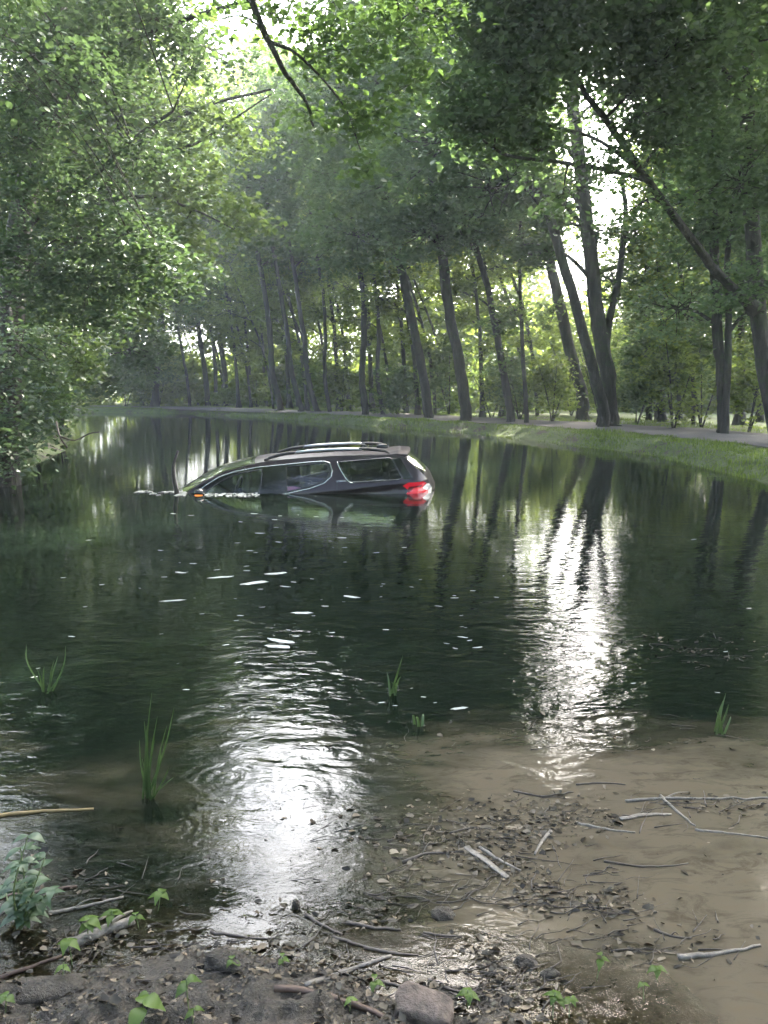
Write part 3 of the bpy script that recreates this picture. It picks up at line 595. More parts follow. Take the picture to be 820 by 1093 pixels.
# ---- grass on the banks
def grass_patch(name, label, pts, hmin, hmax, wid, mat, seed, lean=.35, kind='stuff'):
    r = np.random.default_rng(seed); n = len(pts); hgt = r.uniform(hmin, hmax, n) * (.45 + 3.2 * np.clip(fbm(pts[:, 0] * 1.4, pts[:, 1] * 1.4, 44) - .36, 0, 1)); a = r.uniform(0, 6.28, n); b = r.uniform(0, 6.28, n)
    sx = np.cos(a) * wid; sy = np.sin(a) * wid; lx = np.cos(b) * lean * hgt; ly = np.sin(b) * lean * hgt
    z0 = 0 * hgt
    V = np.stack([pts + np.stack([-sx, -sy, z0], 1), pts + np.stack([sx, sy, z0], 1), pts + np.stack([sx * .7 + lx * .4, sy * .7 + ly * .4, hgt * .6], 1), pts + np.stack([lx, ly, hgt], 1), pts + np.stack([-sx * .7 + lx * .4, -sy * .7 + ly * .4, hgt * .6], 1)], 1).reshape(-1, 3)
    k = np.arange(n)[:, None] * 5; Fc = np.vstack([k + [0, 1, 2, 4]]); F2 = np.vstack([k + [4, 2, 3, 3]])
    faces = [list(q) for q in Fc] + [[q[0], q[1], q[2]] for q in F2]
    t = r.uniform(0, 1, n)
    o = mesh_obj(name, V, faces, mat, None, smooth=False, attrs={'tint': ('FACE', np.concatenate([t, t]))})
    return tag(o, label, 'grass', kind=kind)
r = np.random.default_rng(3)
cand = np.stack([r.uniform(-24, 14, 900000), r.uniform(4, 58, 900000)], 1)
s = sdist(cand[:, 0], cand[:, 1])
pd = np.min(np.hypot(cand[:, None, 0][:, :, None][..., 0] - pathc[None, ::3, 0], cand[:, None, 1] - pathc[None, ::3, 1]), 1)
verge = (s > -.12) & (s < 9) & (pd > 1.62) & ((cand[:, 0] > -3 - .6 * (cand[:, 1] - 28)) | (cand[:, 1] > 47.2)) & ((cand[:, 1] > 27) | (cand[:, 0] > 1))
dens = np.where(s < 3, 1.0, .35) * np.where(cand[:, 1] < 22, 1.4, .8) * np.clip(fbm(cand[:, 0] * .7, cand[:, 1] * .7, 77) * 2.2 - .35, .15, 1)
keep = verge & (r.uniform(0, 1, len(s)) < dens * .75)
g = cand[keep][:120000]; gz = height(g[:, 0], g[:, 1])
pts = np.stack([g[:, 0], g[:, 1], np.maximum(gz, -.03)], 1)
grass_patch('verge_grass', 'short bright grass covering both verges of the towpath down to the water', pts, .025, .09, .010, M['grass'], 5)
# ------------------------------------------------------------------ the car
PAINT = NT('car_paint'); _p = PAINT.n('ShaderNodeBsdfPrincipled', Roughness=.38, Metallic=.2); _p.inputs['Base Color'].default_value = (.024, .015, .021, 1)
_p.inputs['Coat Weight'].default_value = .4; _p.inputs['Specular IOR Level'].default_value = .35; _p.inputs['Coat Roughness'].default_value = .06
_z = PAINT.n('ShaderNodeSeparateXYZ', Vector=PAINT.pos()).outputs[2]; _d = PAINT.math('MULTIPLY', PAINT.math('SUBTRACT', 1.0, PAINT.math('MULTIPLY', _z, 14.0)), PAINT.noise(14, 5, .7, PAINT.objc(1, 1, .5)))
_d = PAINT.n('ShaderNodeClamp', Value=_d).outputs[0]
_m = PAINT.n('ShaderNodeMix', _data_type='RGBA'); PAINT.link(PAINT.math('MULTIPLY', _d, .7), _m.inputs[0]); _m.inputs[6].default_value = (.024, .015, .021, 1); _m.inputs[7].default_value = (.10, .088, .066, 1); PAINT.link(_m.outputs[2], _p.inputs['Base Color'])
_f = PAINT.noise(6, 4, .6, PAINT.objc()); PAINT.link(PAINT.ramp(_f, [(.3, (.33,) * 3), (.7, (.45,) * 3)]), _p.inputs['Roughness'])
PAINT.link(_p.outputs[0], PAINT.out.inputs[0]); M['paint'] = PAINT.m
M['chrome'] = pbr('chrome_trim', (.62, .64, .62), .22, 1.0); M['satin'] = pbr('satin_rail', (.55, .56, .58), .35, .9)
M['gloss_black'] = pbr('gloss_black', (.012, .012, .014), .15, 0, .5); M['black'] = pbr('black_plastic', (.018, .018, .02), .55)
M['interior'] = pbr('interior_trim', (.03, .03, .033), .8); M['seat'] = pbr('seat_leather', (.035, .033, .034), .6)
M['red_lens'] = pbr('red_lens', (.42, .008, .02), .12, 0, .6, (1, .03, .06), .06); M['dark_red'] = pbr('dark_red_lens', (.16, .004, .01), .15, 0, .6); M['clear_lens'] = pbr('clear_lens', (.6, .6, .62), .15, .3, .6)
M['amber'] = pbr('amber_lens', (.8, .22, .02), .2, 0, .4, (1, .28, .03), .12); M['pink'] = pbr('pink_fabric', (.85, .30, .58), .6)
def glass(name, through, tint):
    t = NT(name); tr = t.n('ShaderNodeBsdfTransparent', Color=(*tint, 1)); g = t.n('ShaderNodeBsdfGlossy', Roughness=.02); g.inputs[0].default_value = (1, 1, 1, 1)
    d = t.n('ShaderNodeBsdfDiffuse', Color=(.01, .012, .012, 1)); m0 = t.n('ShaderNodeMixShader', Fac=through); t.link(d.outputs[0], m0.inputs[1]); t.link(tr.outputs[0], m0.inputs[2])
    fr = t.n('ShaderNodeFresnel', IOR=1.5); mx = t.n('ShaderNodeMixShader', Fac=fr.outputs[0]); t.link(m0.outputs[0], mx.inputs[1]); t.link(g.outputs[0], mx.inputs[2])
    t.link(mx.outputs[0], t.out.inputs[0]); return t.m
M['glass_front'] = glass('clear_glass', .97, (.80, .88, .84)); M['glass_rear'] = glass('tinted_glass', .95, (.62, .66, .66)); M['glass_dark'] = glass('privacy_glass', .5, (.14, .15, .16))
YC = 11.95
def interp(tab, x):
    t = np.array(tab, float); o_ = np.argsort(t[:, 0]); return np.interp(x, t[o_, 0], t[o_, 1])
def prof(pxs, Yd): return [(PX(a, b, Yd)[0], PX(a, b, Yd)[2]) for a, b in pxs]
E_tab = [(-4.25, -.62), (-4.1, -.42), (-3.6, -.30), (-3.12, -.17)] + prof([(193, 531), (207, 521), (219, 513), (240, 503.5), (264, 496.6), (280, 493.5), (300, 491), (330, 488.5), (360, 486.8), (390, 486), (418, 486), (432, 487.5), (440, 495), (448, 502), (455, 509), (460, 516), (462, 528)], 11.25)
B_tab = [(-4.3, -.28), (-1.8, -.03), (.16, .185), (.8, .24)]
xs_f = np.linspace(-4.25, .72, 415)
from_E = interp(E_tab, xs_f)
ker = np.ones(9) / 9; pad = np.pad(from_E, 4, 'edge'); E_s = np.convolve(pad, ker, 'valid')
def Ef(x): return np.interp(x, xs_f, E_s)
def Wf(x, z):
    b = interp(B_tab, x); dz = z - b
    up = np.maximum(dz, 0); dn = np.maximum(-dz, 0)
    w = .93 - .50 * up - .28 * up ** 2 + .022 * np.exp(-((dz + .045) / .03) ** 2) - .02 * np.exp(-((dz + .13) / .045) ** 2) + .012 * sst(.12, .4, dn)
    w = w - .36 * np.clip((x - .36) / .36, 0, 1) ** 2.4 - .04 * np.clip((x + .3) / .9, 0, 1) ** 2
    w = w - .10 * np.clip((-2.2 - x) / 1.2, 0, 1) ** 1.5 - .35 * np.clip((-3.5 - x) / .75, 0, 1) ** 2
    return w
def side_pt(x, z, s=-1, off=0.0):
    w = Wf(x, z) + off
    return np.stack(np.broadcast_arrays(x, YC + s * w, z), -1)
def poly_s(pxs):
    """polygon traced on the near side -> (x,z) in the car's side view; iterate for the surface depth"""
    out = []
    for a, b in pxs:
        Yd = 11.1
        for _ in range(4):
            p = PX(a, b, Yd); Yd = YC - float(Wf(np.array(p[0]), np.array(p[2])))
        out.append((p[0], p[2]))
    return np.array(out)
def inpoly(P, x, z):
    ins = np.zeros(x.shape, bool); n = len(P)
    for i in range(n):
        a = P[i]; b = P[(i + 1) % n]
        if a[1] == b[1]: continue
        ins ^= ((a[1] > z) != (b[1] > z)) & (x < (b[0] - a[0]) * (z - a[1]) / (b[1] - a[1]) + a[0])
    return ins
def closed_smooth(P, n):
    Q = np.vstack([P, P[:1]]); d = np.concatenate([[0], np.cumsum(np.linalg.norm(np.diff(Q, axis=0), axis=1))])
    t = np.linspace(0, d[-1], n, endpoint=False); return np.stack([np.interp(t, d, Q[:, 0]), np.interp(t, d, Q[:, 1])], 1)
win_front = poly_s([(212, 534), (219, 525), (230, 517.5), (243, 510), (258, 505), (280, 501), (278.5, 515), (276, 540)])
win_rear = poly_s([(306, 498.5), (344, 494), (349.5, 496), (352, 503), (350, 509), (343, 514.5), (330, 519.5), (306, 525)])
win_quarter = poly_s([(360.5, 493.5), (415, 488.8), (419, 490), (429, 509.5), (427, 512), (376, 515), (372, 513)])
dlo_front = poly_s([(205, 541), (209, 527), (219, 518.3), (234, 509), (252, 503), (276, 498.6), (300, 496.3), (330, 493.2), (346, 492.3), (352, 494), (354.7, 502), (353.5, 509), (346, 515.8), (332, 521.2), (306, 527), (277, 532), (240, 540)])
pillar_d = poly_s([(419.5, 489), (427.5, 489.5), (440, 510), (432, 511.5), (429.5, 509.5)])
root_car = empty('sunken_car', (-1.7, YC, -1.25), 'dark plum coloured SUV nose down in the pond with water up to its windows', 'car')
# side grids
nz_ = 118
tt = np.linspace(0, 1, nz_)
XX = np.repeat(xs_f[:, None], nz_, 1); ZZ = -1.0 + (E_s[:, None] + 1.0) * tt[None, :]
fcs = grid_faces(nz_, len(xs_f))
cx_ = XX.ravel()[fcs].mean(1); cz_ = ZZ.ravel()[fcs].mean(1)
hole = inpoly(win_front, cx_, cz_) | inpoly(win_rear, cx_, cz_) | inpoly(win_quarter, cx_, cz_)
black = inpoly(dlo_front, cx_, cz_) | inpoly(pillar_d, cx_, cz_)
seam = (np.abs(cx_ - (PX(293, 510, 11.1)[0] + .02 * 0)) < .007) & (cz_ < .45) | ((np.abs(cx_ - PX(360, 515, 11.05)[0] + .25 * np.clip(-cz_, 0, 1)) < .006) & (cz_ < .17))
# roof / glass / hood sheets
nr = 25; yy = np.linspace(-1, 1, nr); Wt = Wf(xs_f, E_s); crown_h = .055 * sst(-2.9, -2.0, xs_f) * 1 + .045 * sst(-2.6, -3.2, xs_f)
RX = np.repeat(xs_f[:, None], nr, 1); sh = (-.20 * sst(-1.55, -2.5, xs_f) + .07 * sst(.1, .5, xs_f))
RX = RX + sh[:, None] * (1 - np.abs(yy[None, :]) ** 2.2)
RY = YC + Wt[:, None] * yy[None, :]; RZ = E_s[:, None] + crown_h[:, None] * (1 - np.abs(yy[None, :]) ** 2.4)
rf = grid_faces(nr, len(xs_f)); rcx = np.repeat(xs_f[:, None], nr, 1).ravel()[rf].mean(1); rcy = np.repeat(yy[None, :], len(xs_f), 0).ravel()[rf].mean(1)
xA0 = PX(197, 530, 11.25)[0] - .25; xA1 = PX(268, 495, 11.25)[0]
ws = (rcx > xA0) & (rcx < xA1) & (np.abs(rcy) < .93)
xR0 = PX(433.5, 488, 11.25)[0]; xR1 = PX(452, 506, 11.25)[0]
rw = (rcx > xR0) & (rcx < xR1) & (np.abs(rcy) < .90)
sunr = (rcx > -1.45) & (rcx < -.75) & (np.abs(rcy) < .62)
V = []; FF = []; MI = []; n0 = 0
SV = {}
for s in (-1, 1):
    v = side_pt(XX.ravel(), ZZ.ravel(), s); SV[s] = v
    f = fcs[~hole]; apil = (cx_[~hole] < PX(262, 500, 11.2)[0]) & (cz_[~hole] > -.02) & (cz_[~hole] < Ef(cx_[~hole]) - .028)
    mi = np.where(black[~hole] | apil, 1, np.where(seam[~hole], 2, 0))
    if s == 1: f = f[:, ::-1]
    V.append(v); FF.append(f + n0); MI.append(mi); n0 += len(v)
rv = np.stack([RX.ravel(), RY.ravel(), RZ.ravel()], 1); V.append(rv)
k = ~(ws | rw | sunr); FF.append(rf[k] + n0); MI.append(np.where(((rcx[k] > xR0) & (rcx[k] < xR1)) | (rcx[k] < xA1 + .05), 1, 0)); n0 += len(rv)
# tail cap and nose cap
for idx, xx in ((len(xs_f) - 1, None), (0, None)):
    z = ZZ[idx]; x_ = xs_f[idx]; w = Wf(np.full_like(z, x_), z)
    cap = []
    for q in range(13):
        u = q / 6 - 1
        cap.append(np.stack([x_ + (sh[idx] if idx else -.12) * (1 - abs(u) ** 2.2) + 0 * z, YC + w * u, z + (crown_h[idx] * (1 - abs(u) ** 2.4)) * tt], 1))
    cap = np.array(cap).reshape(-1, 3); f = grid_faces(nz_, 13); V.append(cap); FF.append(f + n0); MI.append(np.zeros(len(f))); n0 += len(cap)
body = mesh_obj('body', np.vstack(V), np.vstack(FF), None, root_car, True, mats=[M['paint'], M['gloss_black'], M['black']], mi=np.concatenate(MI))
def panel(name, P, s, mat, off=.0, n=48, label=None):
    """pane or lens following the side surface, from an outline"""
    Q = closed_smooth(P, n); xm, zm = Q.mean(0); rings = [Q * k + np.array([xm, zm]) * (1 - k) for k in (1, .8, .6, .4, .2, .02)]
    Vv = np.vstack([side_pt(q[:, 0], q[:, 1], s, off) for q in rings]); f = []
    for r_ in range(5):
        for i in range(n): f.append([r_ * n + i, r_ * n + (i + 1) % n, (r_ + 1) * n + (i + 1) % n, (r_ + 1) * n + i])
    o = mesh_obj(name, Vv, f, mat, root_car)
    if label: o['label'] = label
    return o
def line_on_side(P, s, off): return side_pt(P[:, 0], P[:, 1], s, off)
for s in (-1, 1):
    panel('side_window', win_front, s, M['glass_front'], -.012)
    panel('side_window', win_rear, s, M['glass_rear'], -.012)
    panel('side_window', win_quarter, s, M['glass_dark'], -.004)
    # chrome surround
    D = closed_smooth(dlo_front, 160); D = D[D[:, 1] > -.2]
    # break loop at the submerged end
    j = int(np.argmax(np.linalg.norm(np.diff(D, axis=0), axis=1))); 
    if np.linalg.norm(D[j + 1] - D[j]) > .1: D = np.vstack([D[j + 1:], D[:j + 1]])
    mb = MB(); mb.tube(line_on_side(D, s, .004), .0088, 6); mb.build('window_trim', M['chrome'], root_car)
    mb = MB(); q = poly_s([(360, 492.6), (362.5, 499), (367, 507), (372.5, 514.2), (377, 515.8)]); mb.tube(line_on_side(smooth_line(q, 14), s, .004), .010, 6); mb.build('window_trim', M['chrome'], root_car)
    for P_ in (win_front, win_rear, win_quarter):
        mb = MB(); q = closed_smooth(P_, 60); mb.tube(line_on_side(np.vstack([q, q[:1]]), s, -.004), .011, 5); mb.build('window_seal', M['gloss_black'], root_car)
    # tail lamp
    tl = poly_s([(430, 518.5), (436, 515), (452, 513.8), (456, 515.5), (450, 518), (452, 521), (457, 523), (459, 533), (440, 536), (433, 528), (436.5, 523.5)])
    L_ = panel('taillight', tl, s, M['red_lens'], .012, 60)
    cl = poly_s([(451, 516.5), (458, 515.5), (461, 520), (460, 531), (456, 531), (453, 522), (450.5, 519)])
    panel('lamp_bar', poly_s([(437, 519.3), (451, 517.3), (449.5, 519.2), (440, 520.8), (436.5, 526), (434.5, 524)]), s, M['dark_red'], .016, 40)
    panel('reversing_lens', cl, s, M['clear_lens'], .010, 40)
    # roof rail
    def rail_pt(px, dzr):
        x_ = PX(px, 487, 11.3)[0]; e = float(Ef(x_)); w = float(Wf(np.array(x_), np.array(e))) - .07
        return [x_, YC + s * w, e + .03 + dzr]
    mb = MB()
    mb.tube([rail_pt(p, d) for p, d in ((281, -.01), (287, .01), (296, .035), (306, .05), (318, .055))], [.012, .02, .024, .024, .02], 8)
    mb.tube([rail_pt(p, d) for p, d in ((316, .040), (350, .046), (386, .040))], .012, 6)
    mb.tube([rail_pt(p, d) for p, d in ((382, .055), (392, .055), (402, .045), (411, .03), (416, -.01))], [.02, .024, .024, .02, .012], 8)
    rail = mb.build('roof_rail', M['black'], root_car)
    mb = MB(); mb.tube([rail_pt(p, d) for p, d in ((312, .052), (330, .06), (350, .062), (370, .06), (388, .052))], .021, 8); mb.build('rail_bar', M['satin'], rail)
    # mirror
    bx = PX(213, 526, 10.9)
    mb = MB(); mb.ell([bx[0], YC + s * (YC - 10.93), .035], [.075, .11, .055], 18, 10, 0, .8); mb.tube([[bx[0] - .04, YC + s * .86, .0], [bx[0] - .01, YC + s * .97, .01]], .025, 6)
    mir = mb.build('side_mirror', M['gloss_black'], root_car)
    mb = MB(); mb.ell([bx[0] - .005, YC + s * (YC - 10.875), .004], [.062, .085, .014], 14, 8); mb.build('turn_signal', M['amber'], mir)
def sub_sheet(name, mask, mat, dz=0.0):
    f = rf[mask]; u, inv = np.unique(f, return_inverse=True); return mesh_obj(name, rv[u] + [0, 0, dz], inv.reshape(f.shape), mat, root_car)
sub_sheet('windshield', ws, M['glass_front']); sub_sheet('rear_window', rw, M['glass_dark']); sub_sheet('sunroof', sunr, M['gloss_black'], -.002)
# spoiler
x0 = PX(413, 484, 11.25)[0]; x1 = PX(433, 484, 11.25)[0] + .02; v = []; f = []
ns = 21
for i in range(ns):
    u = i / (ns - 1) * 2 - 1; y_ = YC + u * .70; cz = .05 * (1 - abs(u) ** 2.4); e0 = float(Ef(x0)) + cz; bow = .07 * (1 - u * u)
    v += [[x0 + bow * .5, y_, e0 + .006], [(x0 + x1) / 2 + bow, y_, e0 + .024], [x1 + bow, y_, e0 + .012], [x1 + bow + .005, y_, e0 - .012], [x1 - .05 + bow, y_, e0 - .035], [x0 + bow * .5, y_, e0 - .02]]
for i in range(ns - 1):
    for k in range(6): f.append([i * 6 + k, i * 6 + (k + 1) % 6, (i + 1) * 6 + (k + 1) % 6, (i + 1) * 6 + k])
f += [[0, 1, 2, 3, 4, 5][::-1], [(ns - 1) * 6 + k for k in range(6)]]
mesh_obj('spoiler', v, f, M['paint'], root_car, False)
# antenna fin
xa = PX(408, 480, 11.9)[0]; ea = float(Ef(xa)) + .05
mb = MB(); mb.ell([xa, YC, ea + .02], [.09, .025, .045], 12, 8); mb.build('antenna', M['gloss_black'], root_car)
# wiper
mb = MB(); q0 = float(Ef(.50)); mb.tube([[.53, YC - .05, q0 + .07], [.50, YC - .25, q0 + .09], [.43, YC - .50, float(Ef(.43)) + .05]], .008, 6); mb.build('wiper', M['black'], root_car)
mb = MB()
for s in (-1, 1): pass
q = poly_s([(223, 511), (210, 520), (199, 529)]); yy_ = .62
mb.tube([[a - .12, YC - yy_ + i * .1, float(Ef(a)) + .035] for i, a in enumerate(q[:, 0])], .007, 6); mb.build('wiper', M['black'], root_car)
# badge lettering on the rear door pillar
cu = bpy.data.curves.new('badge', 'FONT'); cu.body = 'DENALI'; cu.size = .034; cu.extrude = .002; cu.align_x = 'CENTER'; cu.space_character = 1.25
ob = bpy.data.objects.new('badge', cu); C.objects.link(ob); bpy.context.view_layer.update()
dg = bpy.context.evaluated_depsgraph_get(); me = bpy.data.meshes.new_from_object(ob.evaluated_get(dg)); bpy.data.objects.remove(ob); bpy.data.curves.remove(cu)
bq = poly_s([(364.5, 514.3)])[0]; co = np.empty(len(me.vertices) * 3, dtype=np.float32); me.vertices.foreach_get('co', co); co = co.reshape(-1, 3)
new = np.empty_like(co); ca, sa = math.cos(.10), math.sin(.10)
lx = bq[0] + co[:, 0] * ca - co[:, 1] * sa; lz = bq[1] + co[:, 0] * sa + co[:, 1] * ca
new[:, 0] = lx; new[:, 2] = lz; new[:, 1] = YC - Wf(lx, lz) - .004 - co[:, 2]
new -= np.array(root_car.location[:], dtype=np.float32); me.vertices.foreach_set('co', new.ravel()); me.materials.clear(); me.materials.append(M['chrome'])
ob = bpy.data.objects.new('badge', me); C.objects.link(ob); ob.parent = root_car
# seats
for (sx, sy, hh) in ((PX(288, 510, 11.5)[0], -.40, .33), (PX(288, 510, 11.5)[0], .40, .33), (-.62, -.42, .32), (-.62, .42, .32), (-.62, 0, .28), (.0, -.35, .34), (.0, .35, .34)):
    mb = MB(); mb.ell([sx, YC + sy, hh - .45], [.10, .24, .36], 16, 10, 0, .7); mb.ell([sx + .03, YC + sy, hh], [.06, .13, .09], 14, 8, 0, .7); mb.build('seat', M['seat'], root_car)
mb = MB(); ring = [[-2.2 + .10 * math.sin(a) * .5, YC - .40 + .19 * math.cos(a), .02 + .17 * math.sin(a)] for a in np.linspace(0, 6.283, 25)]; mb.tube(ring, .014, 6); mb.build('steering_wheel', M['interior'], root_car)
pc = PX(311.5, 522.5, 11.24)
mb = MB(); mb.ell([0, 0, 0], [.145, .08, .045], 20, 12, .02, .85); o = mb.build('cushion', M['pink']); o.location = (pc[0], pc[1], pc[2])
tag(o, 'pink cushion floating inside the sunken car behind its rear door window', 'cushion')
# ------------------------------------------------------------------ sticks, foam, debris
M['wood_pale'] = pbr('wood_pale', (.07, .063, .055), .4, noise=(22, (.21, .19, .16), (1, 1, 1)), bumpd=.010)
M['wood_dark'] = pbr('wood_dark', (.02, .016, .012), .45, noise=(14, (.06, .048, .038), (1, 1, 1)), bumpd=.004)
M['wood_brown'] = pbr('wood_brown', (.030, .018, .012), .6, noise=(16, (.085, .052, .036), (1, 1, 1)), bumpd=.004)
M['wood_ochre'] = pbr('wood_ochre', (.14, .10, .04), .6, noise=(10, (.26, .19, .08), (1, 1, 1)), bumpd=.004)
M['foam'] = pbr('foam', (.33, .36, .34), .4); M['deadleaf'] = leaf_mat('dead_leaf', (.018, .014, .010), (.22, .18, .13), (.06, .04, .02), .1, .03)
M['rock'] = pbr('rock', (.030, .023, .019), .75, noise=(26, (.13, .10, .082), (1, 1, 1)), bumpd=.012)
M['bark_lit'] = pbr('chip', (.05, .04, .03), .6)
def gz(px, py, z=0.0):
    p = PG(px, py, z); 
    h = float(mudz(np.array([p[0]]), np.array([p[1]]))[0]) if p[1] < 2.7 and abs(p[0]) < 1.6 else -1
    if h > 0: p = PG(px, py, h); 
    return p, max(h, 0)
stick_n = 0
def stick(pts, w, mat, label, name='branch', cat='branch', group=None, lift=.3, forks=0, flat=1.0, w1=.5):
    global stick_n; stick_n += 1; random.seed(stick_n * 11)
    P = []; 
    for a, b in pts:
        p, h = gz(a, b); P.append(p)
    P = np.array(P); dist = np.linalg.norm(P.mean(0) - [0, 0, CAM_H]); r = w * dist / F / 2
    P[:, 2] += r * lift; L = smooth_line(P, 12); ln = np.linalg.norm(P[-1] - P[0])
    L[1:-1] += np.random.default_rng(stick_n).normal(0, .008 * ln, (10, 3)) * [1, 1, .3]
    mb = MB(); rs = np.linspace(r, r * w1, 12); mb.tube(L, rs, 8, .25, flat)
    for k in range(forks):
        i = random.randint(3, 9); d = (L[-1] - L[0]); d = np.array([d[0] * .25 + random.uniform(-.1, .1) * ln, d[1] * .25 + random.uniform(-.25, .25) * ln, random.uniform(0, .06) * ln])
        mb.tube(smooth_line([L[i], L[i] + d * .5 + [0, 0, .01], L[i] + d], 6), np.linspace(r * .5, r * .15, 6), 5, .1)
    c = L.mean(0); o = mb.build(name, M[mat], None, True, loc=c); return tag(o, label, cat, group)
G = 'driftwood lying in the shallows'
stick([(668, 856), (720, 853), (775, 853), (826, 852)], 3.2, 'wood_pale', 'long straight pale branch lying level in the water at the right edge', group=G, forks=1)
stick([(705, 850), (722, 866), (742, 882)], 3.5, 'wood_pale', 'short pale stick crossing below the long level branch', group=G)
stick([(742, 886), (780, 890), (826, 896)], 2.6, 'wood_pale', 'thin pale stick running to the right edge below the long branch', group=G)
stick([(662, 875), (690, 870), (717, 870)], 6, 'wood_pale', 'flat pale slab of bark among the right hand debris', 'bark_slab', 'bark', G, flat=.35)
stick([(615, 879), (650, 886), (678, 889)], 3, 'wood_pale', 'thin pale stick left of the flat slab of bark', group=G)
stick([(588, 888), (578, 900), (571, 913)], 4, 'wood_pale', 'short pale curved stick pointing at the camera', group=G)
stick([(430, 921), (455, 912), (482, 910), (512, 908)], 3.5, 'wood_dark', 'dark bent branch in the middle of the shallows', group=G, forks=1)
stick([(498, 905), (520, 921), (542, 938)], 8, 'wood_pale', 'broken grey board slanting down from the dark bent branch', 'plank', 'plank', G, flat=.3, w1=.8)
stick([(512, 905), (535, 920), (556, 930)], 4, 'wood_pale', 'narrow grey splinter beside the broken grey board', group=G)
stick([(724, 1023), (765, 1019), (812, 1010)], 6, 'wood_pale', 'pale stripped stick alone in the brown water at lower right', group=G, w1=.35)
stick([(698, 993), (718, 1000), (738, 1002)], 3, 'wood_dark', 'small dark twig just above the lone pale stripped stick', group=G, forks=1)
stick([(326, 977), (345, 989), (365, 998)], 4, 'wood_dark', 'short dark stick slanting across the bright reflection', group=G)
stick([(370, 985), (398, 991), (428, 993)], 4, 'wood_dark', 'dark level stick in the middle of the bright reflection', group=G)
stick([(355, 1001), (372, 1006), (392, 1012)], 4, 'wood_dark', 'stubby dark stick below the slanting one in the reflection', group=G)
stick([(389, 1012), (418, 1018), (447, 1020)], 3.5, 'wood_dark', 'dark tapering stick right of the stubby one in the reflection', group=G)
stick([(325, 1054), (370, 1038), (418, 1021)], 6, 'wood_pale', 'long pale grey log lying diagonally at the edge of the mud', 'log', 'log', G)
stick([(405, 1048), (422, 1052), (441, 1058)], 4, 'wood_dark', 'dark stick just above the reddish rock', group=G)
stick([(452, 996), (470, 999), (493, 1000)], 3, 'wood_dark', 'thin dark twig below the dark lump in the water', group=G)
stick([(457, 1047), (478, 1056), (504, 1062)], 4, 'wood_dark', 'dark stick lying behind the reddish rock', group=G, forks=1)
stick([(292, 1057), (332, 1060), (372, 1071), (402, 1082), (430, 1097)], 6.5, 'wood_brown', 'wet reddish brown branch curving across the mud at the bottom', w1=.8)
stick([(66, 1014), (95, 1002), (120, 993), (142, 984)], 11, 'wood_pale', 'thick pale log with a split end at lower left', 'log', 'log', G, forks=2, w1=.8)
stick([(-5, 1046), (30, 1034), (66, 1021)], 4.5, 'wood_brown', 'long thin stick running from the left edge to the pale log', group=G)
stick([(-6, 960), (30, 954), (82, 947)], 4, 'wood_brown', 'reddish stick behind the leafy plant at the left edge', group=G)
stick([(52, 976), (90, 968), (132, 958)], 4, 'wood_pale', 'grey stick right of the leafy plant', group=G, forks=1)
stick([(-6, 872), (40, 867), (100, 864)], 4, 'wood_ochre', 'yellowish pole lying in dark water at the left edge', group=G)
stick([(225, 995), (262, 1001), (300, 1003)], 3, 'wood_dark', 'thin dark twig left of the bright reflection near the mud', group=G)
stick([(480, 890), (505, 884), (530, 886)], 2.5, 'wood_dark', 'thin dark twig above the grey board', group=G)
stick([(615, 838), (640, 836), (668, 838)], 2.2, 'wood_dark', 'thin dark twig near the edge of the brown water', group=G)
stick([(548, 845), (580, 850), (612, 846)], 2.5, 'wood_dark', 'dark half sunk twig where brown water meets green', group=G)
stick([(645, 920), (690, 926), (735, 922)], 2.5, 'wood_dark', 'long faint twig in the brown water below the slab of bark', group=G)
# upright stick by the car
base = PG(189, 527); P = [base + [0, 0, -.3], base, base + [-.03, 0, .2], base + [-.03, 0, .42], base + [.04, .0, .62]]
mb = MB(); mb.tube(smooth_line(P, 14), np.linspace(.045, .016, 14), 7, .1); o = mb.build('branch', M['wood_dark'], None, True, loc=base); tag(o, 'thin dark curved stick standing upright in the water ahead of the car', 'branch')
P = [PX(64, 466, 11), PX(80, 470, 11), PX(95, 463, 11.1), PX(106, 461, 11.1)]; mb = MB(); mb.tube(smooth_line(P, 10), .012, 6, .1); mb.tube(smooth_line([PX(60, 450, 11.3), P[0], PX(72, 478, 11)], 6), .014, 6)
o = mb.build('branch', M['wood_dark'], None, True, loc=P[0]); tag(o, 'bare dead twig sticking out of the left bank bush over the water', 'branch')
# rock
p = PG(452, 1076, .03); mb = MB(); mb.ell([0, 0, 0], [.074, .046, .034], 28, 16, .02, .5)
v = np.vstack(mb.v); k = 1 + .35 * (fbm(v[:, 0] * 22 + 3, v[:, 1] * 30 + v[:, 2] * 25, 14, 4) - .5); mb.v = [v * k[:, None]]; o = mb.build('rock', M['rock'], None, True); o.location = (p[0], p[1], float(mudz(np.array([p[0]]), np.array([p[1]]))[0]) + .02); o.rotation_euler = (.1, .12, -.25)
tag(o, 'reddish flat topped rock half buried in the mud at the bottom', 'rock')
def clod_mb(r, asp, seed, rough=.5, nu=30, nv=18):
    mb = MB(); mb.ell([0, 0, 0], [1, 1, 1], nu, nv); v = np.vstack(mb.v); q = v * 1.6 + seed * 3.1
    k = 1 + rough * (fbm(q[:, 0] + q[:, 2], q[:, 1] - q[:, 2] * .7, seed, 4) - .5) * 2 + rough * .5 * (vnoise(q[:, 0] * 6, q[:, 1] * 6 + q[:, 2] * 5, seed + 9) - .5)
    mb.v = [v * k[:, None] * np.array(asp) * r]; return mb
def lump(px, py, r, label, mat='mud', asp=(1, .7, .5), name='mud_clod', cat='clod', group='dark clods in the shallows'):
    p, h = gz(px, py); mb = clod_mb(r, asp, int(px) % 97); o = mb.build(name, M[mat], None, True); o.location = (p[0], p[1], h - r * .02); return tag(o, label, cat, group)
